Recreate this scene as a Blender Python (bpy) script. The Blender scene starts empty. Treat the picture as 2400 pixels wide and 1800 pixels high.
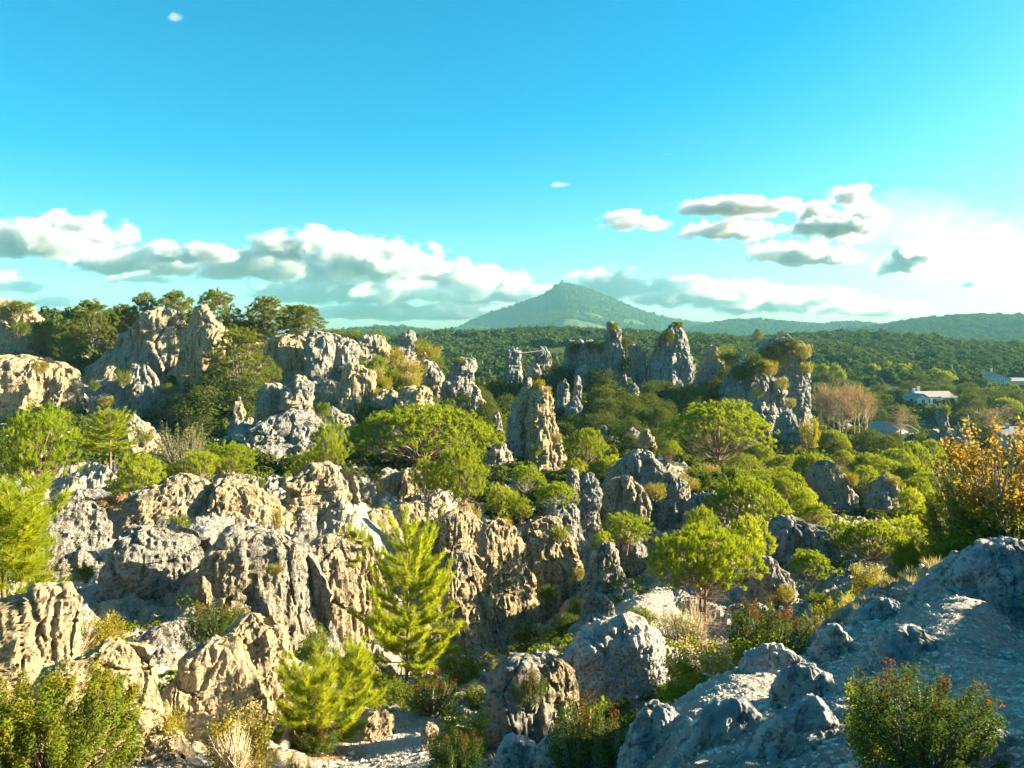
import bpy, math, random, time
import numpy as np
from mathutils import Vector

T0 = time.time()
scene = bpy.context.scene
COL = scene.collection
F, HY = 1884.0, 800.0            # focal length and horizon row, in pixels of the 2400 x 1800 photograph
SUN_AZ, SUN_EL = math.radians(80), math.radians(18)

# ------------------------------------------------------------------ camera
cam_data = bpy.data.cameras.new("camera")
cam = bpy.data.objects.new("camera", cam_data); COL.objects.link(cam)
cam.location = (0, 0, 0); cam.rotation_euler = (math.pi / 2, 0, 0)
cam_data.sensor_width = 36.0; cam_data.lens = 36.0 * F / 2400.0
cam_data.shift_y = -(900 - HY) / 2400.0
cam_data.clip_start = 0.1; cam_data.clip_end = 20000
scene.camera = cam

# ------------------------------------------------------------------ colour management, sampling
scene.view_settings.view_transform = 'Standard'
scene.view_settings.look = 'None'
scene.view_settings.gamma = 1.0
scene.view_settings.use_curve_mapping = False
scene.view_settings.exposure = 2.65
scene.render.engine = 'CYCLES'
cy = scene.cycles
cy.use_denoising = True
try: cy.denoiser = 'OPENIMAGEDENOISE'
except Exception: pass
cy.max_bounces = 6; cy.diffuse_bounces = 4; cy.glossy_bounces = 1; cy.transmission_bounces = 4
cy.volume_bounces = 2; cy.transparent_max_bounces = 16
cy.use_adaptive_sampling = True; cy.adaptive_threshold = 0.02
cy.sample_clamp_indirect = 6

# ------------------------------------------------------------------ node helper
class NT:
    def __init__(s, tree): s.t = tree
    def n(s, kind, props=None, **ins):
        nd = s.t.nodes.new(kind)
        for k, v in (props or {}).items(): setattr(nd, k, v)
        for k, v in ins.items():
            key = int(k[1:]) if k[0] == 'i' and k[1:].isdigit() else k.replace('_', ' ')
            s.put(nd.inputs[key], v)
        return nd
    def put(s, sock, v):
        if isinstance(v, bpy.types.NodeSocket): s.t.links.new(v, sock)
        elif isinstance(v, bpy.types.Node): s.t.links.new(v.outputs[0], sock)
        else: sock.default_value = v
    def m(s, op, a, b=0.0, c=0.0, clamp=False):
        nd = s.t.nodes.new('ShaderNodeMath'); nd.operation = op; nd.use_clamp = clamp
        for i, v in enumerate((a, b, c)): s.put(nd.inputs[i], v)
        return nd.outputs[0]
    def vm(s, op, a, b=(0, 0, 0)):
        nd = s.t.nodes.new('ShaderNodeVectorMath'); nd.operation = op
        s.put(nd.inputs[0], a)
        s.put(nd.inputs[1], b)
        return nd.outputs[0]
    def scale(s, v, k):
        return s.vm('MULTIPLY', v, (k, k, k) if not isinstance(k, tuple) else k)
    def mix(s, fac, a, b, mode='MIX'):
        nd = s.t.nodes.new('ShaderNodeMix'); nd.data_type = 'RGBA'; nd.blend_type = mode
        s.put(nd.inputs[0], fac); s.put(nd.inputs[6], a); s.put(nd.inputs[7], b)
        return nd.outputs[2]
    def ramp(s, v, lo, hi, a=0.0, b=1.0):
        nd = s.t.nodes.new('ShaderNodeMapRange'); nd.interpolation_type = 'SMOOTHSTEP'
        s.put(nd.inputs[0], v); s.put(nd.inputs[1], lo); s.put(nd.inputs[2], hi)
        s.put(nd.inputs[3], a); s.put(nd.inputs[4], b)
        return nd.outputs[0]
    def noise(s, vec, scale, detail=4, rough=0.55, dist=0.0):
        nd = s.t.nodes.new('ShaderNodeTexNoise')
        s.put(nd.inputs['Vector'], vec); nd.inputs['Scale'].default_value = scale
        nd.inputs['Detail'].default_value = detail; nd.inputs['Roughness'].default_value = rough
        nd.inputs['Distortion'].default_value = dist
        return nd.outputs[0]

def C(r, g, b): return (r, g, b, 1.0)

# ------------------------------------------------------------------ sky
world = bpy.data.worlds.new("World"); scene.world = world; world.use_nodes = True
wt = world.node_tree; wt.nodes.clear(); W = NT(wt)
sky = wt.nodes.new('ShaderNodeTexSky'); sky.sky_type = 'NISHITA'; sky.sun_disc = False
sky.sun_elevation = SUN_EL; sky.sun_rotation = SUN_AZ
sky.altitude = 300; sky.air_density = 1.0; sky.dust_density = 2.0; sky.ozone_density = 3.0
hs = W.n('ShaderNodeHueSaturation', Hue=.476, Saturation=1.62, Value=.36, Color=sky.outputs[0])
skyc = W.mix(1.0, hs.outputs[0], C(.85, 1.04, 1.05), 'MULTIPLY')
bg = W.n('ShaderNodeBackground', Color=skyc, Strength=.11)
wo = W.n('ShaderNodeOutputWorld', Surface=bg.outputs[0])

# ------------------------------------------------------------------ sun
sun_data = bpy.data.lights.new("sun", 'SUN'); sun_data.energy = 5.0; sun_data.angle = math.radians(.53)
sun_data.color = (1.0, .83, .56)
sun = bpy.data.objects.new("sun", sun_data); COL.objects.link(sun)
SD = Vector((math.sin(SUN_AZ) * math.cos(SUN_EL), math.cos(SUN_AZ) * math.cos(SUN_EL), math.sin(SUN_EL)))
sun.rotation_euler = (-SD).to_track_quat('-Z', 'Y').to_euler()
sun.location = SD * 60

# ================================================================== numeric helpers
def _hash(ix, iy, iz, s):
    n = (ix * 374761393 + iy * 668265263 + iz * 1440662683 + s * 974711) & 0xffffffff
    n = n.astype(np.uint32)
    n = (n ^ (n >> np.uint32(13))) * np.uint32(1274126177)
    n = (n ^ (n >> np.uint32(15))) * np.uint32(2246822519)
    n = n ^ (n >> np.uint32(16))
    return n.astype(np.float32) * np.float32(1 / 4294967296.0)
def vnoise(P, seed=0):
    P = np.asarray(P, dtype=np.float64)
    fl = np.floor(P); f = (P - fl).astype(np.float32); fl = fl.astype(np.int64)
    u = f * f * f * (f * (f * 6 - 15) + 10)
    r = 0
    for dx in (0, 1):
        wx = u[:, 0] if dx else 1 - u[:, 0]
        for dy in (0, 1):
            wy = wx * (u[:, 1] if dy else 1 - u[:, 1])
            for dz in (0, 1):
                wz = wy * (u[:, 2] if dz else 1 - u[:, 2])
                r = r + wz * _hash(fl[:, 0] + dx, fl[:, 1] + dy, fl[:, 2] + dz, seed)
    return r
def fbm(P, octv=4, seed=0, gain=.5):
    a, tot, s, k = 1.0, 0.0, 0.0, 1.0
    for o in range(octv):
        s = s + a * (vnoise(P * k + o * 17.3, seed + o) * 2 - 1); tot += a; a *= gain; k *= 2.03
    return s / tot * 1.6
def ridged(P, octv=3, seed=0, gain=.5):
    a, tot, s, k = 1.0, 0.0, 0.0, 1.0
    for o in range(octv):
        s = s + a * (1 - np.abs(vnoise(P * k + o * 11.7, seed + o) * 2 - 1) * 1.6); tot += a; a *= gain; k *= 2.1
    return s / tot
def worley(P, seed=0):
    P = np.asarray(P, dtype=np.float64); fl = np.floor(P).astype(np.int64); f = (P - fl).astype(np.float32)
    n = len(P); f1 = np.full(n, 9., np.float32); f2 = np.full(n, 9., np.float32); cid = np.zeros(n, np.float32)
    for dx in (-1, 0, 1):
        for dy in (-1, 0, 1):
            for dz in (-1, 0, 1):
                ix, iy, iz = fl[:, 0] + dx, fl[:, 1] + dy, fl[:, 2] + dz
                h0 = _hash(ix, iy, iz, seed); h1 = _hash(ix, iy, iz, seed + 1); h2 = _hash(ix, iy, iz, seed + 2)
                d = np.sqrt((dx + h0 - f[:, 0]) ** 2 + (dy + h1 - f[:, 1]) ** 2 + (dz + h2 - f[:, 2]) ** 2)
                c = d < f1
                f2 = np.where(c, f1, np.minimum(f2, d)); cid = np.where(c, (h0 * 7.31 + h1 * 3.17) % 1.0, cid); f1 = np.where(c, d, f1)
    return f1, f2, cid
def sstep(x, a, b):
    t = np.clip((x - a) / (b - a), 0, 1); return t * t * (3 - 2 * t)
def at(px, py, Y): return np.array([(px - 1200) * Y / F, Y, -(py - HY) * Y / F])
def unit(v): return v / np.maximum(np.linalg.norm(v, axis=-1, keepdims=True), 1e-9)

# ------------------------------------------------------------------ mesh helper: chunks of (verts, faces, material index)
def make_mesh(name, chunks, mats, smooth=True, attrs=None):
    V, L, S, M, off = [], [], [], [], 0
    for ch in chunks:
        v, f = np.asarray(ch[0], dtype=np.float32), np.asarray(ch[1], dtype=np.int32)
        if len(v) == 0: continue
        V.append(v)
        if len(f):
            L.append((f + off).ravel()); S.append(np.full(len(f), f.shape[1], np.int32)); M.append(np.full(len(f), ch[2] if len(ch) > 2 else 0, np.int32))
        off += len(v)
    V = np.concatenate(V)
    me = bpy.data.meshes.new(name)
    me.vertices.add(len(V)); me.vertices.foreach_set('co', V.ravel())
    if L:
        L = np.concatenate(L); S = np.concatenate(S); M = np.concatenate(M)
        me.loops.add(len(L)); me.loops.foreach_set('vertex_index', L)
        me.polygons.add(len(S))
        me.polygons.foreach_set('loop_start', (np.cumsum(S) - S).astype(np.int32))
        me.polygons.foreach_set('loop_total', S)
        me.polygons.foreach_set('material_index', M)
        me.polygons.foreach_set('use_smooth', np.full(len(S), smooth))
    for m in mats: me.materials.append(m)
    for k, (dom, arr) in (attrs or {}).items():
        if np.ndim(arr) == 2:
            at_ = me.attributes.new(k, 'FLOAT_VECTOR', dom); at_.data.foreach_set('vector', np.asarray(arr, np.float32).ravel())
        else:
            at_ = me.attributes.new(k, 'FLOAT', dom); at_.data.foreach_set('value', np.asarray(arr, np.float32))
    me.update(calc_edges=True)
    return me
def link(name, data, parent=None, label=None, cat=None, group=None, kind=None, loc=None):
    o = bpy.data.objects.new(name, data); COL.objects.link(o)
    if parent: o.parent = parent
    if loc is not None: o.location = loc
    for k, v in (('label', label), ('category', cat), ('group', group), ('kind', kind)):
        if v: o[k] = v
    return o
BOXF = np.array([[0, 1, 3, 2], [4, 6, 7, 5], [0, 4, 5, 1], [2, 3, 7, 6], [0, 2, 6, 4], [1, 5, 7, 3]])
def box(x0, x1, y0, y1, z0, z1, mi=0):
    v = np.array([[x, y, z] for x in (x0, x1) for y in (y0, y1) for z in (z0, z1)], float)
    return (v, BOXF, mi)
def tube(path, rad, sides=6, mi=0, cap=False):
    path = np.asarray(path, float); rad = np.broadcast_to(np.asarray(rad, float), (len(path),))
    t = unit(np.gradient(path, axis=0))
    ref = np.where(np.abs(t[:, 2:3]) > .9, np.array([[1., 0, 0]]), np.array([[0, 0, 1.]]))
    a = unit(np.cross(t, ref)); b = np.cross(t, a)
    th = np.arange(sides) * 2 * math.pi / sides
    v = path[:, None] + rad[:, None, None] * (np.cos(th)[None, :, None] * a[:, None] + np.sin(th)[None, :, None] * b[:, None])
    m = len(path); i = np.arange(m - 1)[:, None] * sides; j = np.arange(sides)[None]; k = (j + 1) % sides
    f = np.stack([i + j, i + k, i + sides + k, i + sides + j], -1).reshape(-1, 4)
    ch = [(v.reshape(-1, 3), f, mi)]
    if cap:
        for e in (0, m - 1):
            ring = v[e]; c = ring.mean(0)[None]
            vv = np.concatenate([ring, c]); jj = np.arange(sides)
            ch.append((vv, np.stack([jj, (jj + 1) % sides, np.full(sides, sides)], -1), mi))
    return ch
def bezier(p0, p1, p2, n):
    t = np.linspace(0, 1, n)[:, None]
    return (1 - t) ** 2 * p0 + 2 * t * (1 - t) * p1 + t ** 2 * p2

# ================================================================== materials
def new_mat(name):
    m = bpy.data.materials.new(name); m.use_nodes = True; m.node_tree.nodes.clear()
    return m, NT(m.node_tree)
def out(N, surf): N.n('ShaderNodeOutputMaterial', Surface=surf)

def rock_mat(name, grey, tan, dark, fine=1.0, tanbias=.5, blue=None):
    m, N = new_mat(name)
    P = N.n('ShaderNodeNewGeometry').outputs['Position']
    rnd = N.n('ShaderNodeObjectInfo').outputs['Random']
    big = N.noise(P, .22 * fine, 5, .6)
    c = N.mix(N.ramp(N.m('ADD', big, N.m('MULTIPLY', N.m('SUBTRACT', rnd, .5), .18)), tanbias - .1, tanbias + .12), grey, tan)
    streak = N.noise(N.scale(P, (1.6 * fine, 1.6 * fine, .22 * fine)), 1.0, 6, .62)
    c = N.mix(N.ramp(streak, .52, .64, 0, .8), c, dark)
    c = N.mix(N.ramp(streak, .42, .30, 0, .5), c, C(.60, .56, .48))
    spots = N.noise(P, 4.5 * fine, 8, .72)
    c = N.mix(N.ramp(spots, .50, .60, 0, .9), c, dark)  # shade of small pits painted into the colour as dark speckle
    c = N.mix(N.ramp(spots, .44, .30, 0, .45), c, C(.62, .58, .50))
    if blue: c = N.mix(N.ramp(N.noise(P, 1.3 * fine, 6, .65), .48, .62, 0, .8), c, blue)
    lay = N.noise(N.scale(P, (.5, .5, 3.2)), .7 * fine, 6, .6)
    h1 = N.noise(P, 2.4 * fine, 10, .74, .2)
    vor = N.n('ShaderNodeTexVoronoi', {'feature': 'F1'}, Vector=P, Scale=7.0 * fine, Randomness=1.0).outputs['Distance']
    h = N.m('ADD', N.m('MULTIPLY', h1, 1.0), N.m('ADD', N.m('MULTIPLY', lay, .35), N.m('MULTIPLY', vor, .22)))
    bp = N.n('ShaderNodeBump', Strength=1.0, Distance=.75 / fine, Height=h)
    bs = N.n('ShaderNodeBsdfPrincipled', Base_Color=c, Roughness=.95, Normal=bp.outputs[0])
    bs.inputs['Specular IOR Level'].default_value = .15
    out(N, bs.outputs[0]); return m

def leaf_mat(name, a, b, trans, tfac=.45, var=.35, sat=1.0):
    m, N = new_mat(name)
    oi = N.n('ShaderNodeObjectInfo')
    P = N.n('ShaderNodeNewGeometry').outputs['Position']
    nz = N.noise(P, .9, 3, .6)
    f = N.m('ADD', N.m('MULTIPLY', oi.outputs['Random'], .55), N.m('MULTIPLY', N.ramp(nz, .3, .7), .45))
    c = N.mix(f, a, b)
    t = N.mix(f, trans, tuple(list(np.array(trans[:3]) * np.array([.85, .95, .9])) + [1]))
    d = N.n('ShaderNodeBsdfDiffuse', Color=c); tr = N.n('ShaderNodeBsdfTranslucent', Color=t)
    mx = N.n('ShaderNodeMixShader', i0=tfac, i1=d.outputs[0], i2=tr.outputs[0])
    out(N, mx.outputs[0]); return m
def plain_mat(name, a, b=None, scale=3.0, rough=.9, bump=.0, detail=5):
    m, N = new_mat(name)
    P = N.n('ShaderNodeTexCoord').outputs['Object']
    nz = N.noise(P, scale, detail, .6)
    c = N.mix(N.ramp(nz, .35, .65), a, b or a)
    bs = N.n('ShaderNodeBsdfPrincipled', Base_Color=c, Roughness=rough)
    bs.inputs['Specular IOR Level'].default_value = .2
    if bump:
        bp = N.n('ShaderNodeBump', Strength=.8, Distance=bump, Height=nz); N.put(bs.inputs['Normal'], bp.outputs[0])
    out(N, bs.outputs[0]); return m

M = {}
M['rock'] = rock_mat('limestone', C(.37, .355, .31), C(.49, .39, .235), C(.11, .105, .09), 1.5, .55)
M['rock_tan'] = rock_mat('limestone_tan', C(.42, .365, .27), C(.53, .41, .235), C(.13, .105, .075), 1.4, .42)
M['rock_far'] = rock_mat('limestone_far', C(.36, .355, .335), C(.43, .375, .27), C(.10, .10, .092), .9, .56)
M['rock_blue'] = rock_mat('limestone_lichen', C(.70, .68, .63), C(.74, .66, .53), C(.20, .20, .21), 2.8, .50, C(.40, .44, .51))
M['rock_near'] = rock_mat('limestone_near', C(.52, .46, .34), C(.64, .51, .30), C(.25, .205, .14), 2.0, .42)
M['pine'] = leaf_mat('pine_needles', C(.072, .15, .012), C(.22, .275, .015), C(.46, .50, .018), .36)
M['pine_young'] = leaf_mat('young_pine_needles', C(.15, .22, .02), C(.27, .30, .02), C(.50, .51, .022), .48)
M['pine_far'] = leaf_mat('aleppo_needles', C(.075, .12, .015), C(.18, .19, .018), C(.28, .29, .016), .4)
M['oak'] = leaf_mat('holm_oak_leaves', C(.030, .056, .016), C(.085, .105, .018), C(.15, .17, .014), .28)
M['bush'] = leaf_mat('green_shrub_leaves', C(.065, .115, .016), C(.15, .17, .018), C(.24, .27, .016), .4)
M['heath'] = leaf_mat('heath_leaves', C(.032, .072, .022), C(.075, .11, .022), C(.12, .16, .02), .32)
M['gold'] = leaf_mat('golden_shrub_leaves', C(.14, .15, .016), C(.29, .22, .02), C(.38, .32, .018), .45)
M['amber'] = leaf_mat('amber_shrub_tips', C(.27, .16, .028), C(.38, .21, .045), C(.42, .26, .04), .42)
M['rust'] = leaf_mat('red_shrub_tips', C(.15, .045, .018), C(.22, .08, .022), C(.22, .07, .02), .35)
M['pale'] = leaf_mat('pale_shrub_leaves', C(.16, .17, .07), C(.24, .22, .09), C(.30, .28, .08), .4)
M['straw'] = leaf_mat('dry_grass', C(.34, .27, .12), C(.46, .36, .17), C(.46, .36, .14), .35)
M['forest'] = leaf_mat('hillside_canopy', C(.034, .074, .026), C(.075, .108, .030), C(.09, .12, .02), .25)
M['brown'] = leaf_mat('brown_leaves', C(.22, .145, .07), C(.32, .225, .11), C(.28, .17, .07), .35)
M['bark'] = plain_mat('pine_bark', C(.16, .105, .07), C(.27, .18, .12), 6, .95, .02)
M['bark_grey'] = plain_mat('grey_bark', C(.22, .19, .15), C(.36, .31, .24), 6, .95, .02)
M['bark_pale'] = plain_mat('pale_bark', C(.30, .22, .14), C(.46, .36, .24), 4, .9, .02)
M['twig'] = plain_mat('dead_twig', C(.42, .34, .24), C(.52, .44, .32), 6, .9)

# ground
m, N = new_mat('terrain_soil')
P = N.n('ShaderNodeNewGeometry').outputs['Position']
path = N.n('ShaderNodeAttribute', {'attribute_name': 'path'}).outputs['Fac']
veg = N.n('ShaderNodeAttribute', {'attribute_name': 'veg'}).outputs['Fac']
soil = N.n('ShaderNodeAttribute', {'attribute_name': 'soil'}).outputs['Fac']
n1 = N.noise(P, .45, 8, .62); n2 = N.noise(P, 9.0, 8, .74); n3 = N.noise(P, 2.6, 8, .72)
rock = N.mix(N.ramp(n1, .42, .6), C(.42, .39, .345), C(.54, .445, .30))
rock = N.mix(N.ramp(n3, .50, .62, 0, .85), rock, C(.15, .14, .12))
rock = N.mix(N.ramp(n2, .55, .70, 0, .6), rock, C(.22, .20, .17))
rock = N.mix(N.ramp(n2, .44, .32, 0, .5), rock, C(.62, .58, .50))
grav = N.mix(N.ramp(n2, .40, .62), C(.62, .57, .49), C(.40, .37, .315))
grav = N.mix(N.ramp(n3, .40, .62, 0, .5), grav, C(.50, .42, .32))
earth = N.mix(N.ramp(n3, .35, .65), C(.30, .15, .07), C(.40, .24, .12))
green = N.mix(N.ramp(n3, .35, .65), C(.035, .055, .018), C(.10, .095, .03))
scree = N.n('ShaderNodeAttribute', {'attribute_name': 'scree'}).outputs['Fac']
peb = N.n('ShaderNodeTexVoronoi', {'feature': 'F1'}, Vector=N.vm('ADD', P, N.scale(N.n('ShaderNodeTexNoise', Vector=P, Scale=7.0).outputs['Color'], .08)), Scale=17.0)
tone = N.n('ShaderNodeSeparateColor', Color=peb.outputs['Color']).outputs[0]
rubble = N.mix(tone, C(.42, .40, .36), C(.86, .82, .74))
rubble = N.mix(N.ramp(peb.outputs['Distance'], .38, .62, 0, .8), rubble, C(.24, .23, .21))
rubble = N.mix(N.ramp(n2, .52, .66, 0, .75), rubble, C(.22, .22, .22))
rubble = N.mix(N.ramp(n3, .50, .60, 0, .55), rubble, C(.38, .40, .44))
rubble = N.mix(N.ramp(n1, .50, .60, 0, .6), rubble, C(.72, .62, .46))
c = N.mix(path, rock, grav)
c = N.mix(N.m('MULTIPLY', scree, .9), c, rubble)
c = N.mix(soil, c, earth)
c = N.mix(N.m('MULTIPLY', veg, N.ramp(n1, .36, .50)), c, green)
vor = N.n('ShaderNodeTexVoronoi', {'feature': 'F1'}, Vector=P, Scale=13.0).outputs['Distance']
h = N.m('ADD', N.noise(P, 2.2, 12, .72, .3), N.m('MULTIPLY', vor, .22))
bp = N.n('ShaderNodeBump', Strength=1.0, Distance=.60, Height=h)
bs = N.n('ShaderNodeBsdfPrincipled', Base_Color=c, Roughness=.95, Normal=bp.outputs[0]); bs.inputs['Specular IOR Level'].default_value = .12
out(N, bs.outputs[0]); M['terrain'] = m

m, N = new_mat('hillside')
P = N.n('ShaderNodeNewGeometry').outputs['Position']
n1 = N.noise(P, .006, 6, .6); n2 = N.noise(P, .09, 8, .66); n3 = N.noise(P, .022, 6, .6)
c = N.mix(N.ramp(n2, .35, .65), C(.040, .068, .028), C(.085, .108, .036))
c = N.mix(N.ramp(N.m('ADD', N.m('MULTIPLY', n1, .6), N.m('MULTIPLY', n3, .4)), .53, .64, 0, .7), c, C(.19, .16, .085))
bp = N.n('ShaderNodeBump', Strength=1.0, Distance=9.0, Height=n2)
bs = N.n('ShaderNodeBsdfPrincipled', Base_Color=c, Roughness=1.0, Normal=bp.outputs[0]); bs.inputs['Specular IOR Level'].default_value = .05
out(N, bs.outputs[0]); M['hill'] = m
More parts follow.
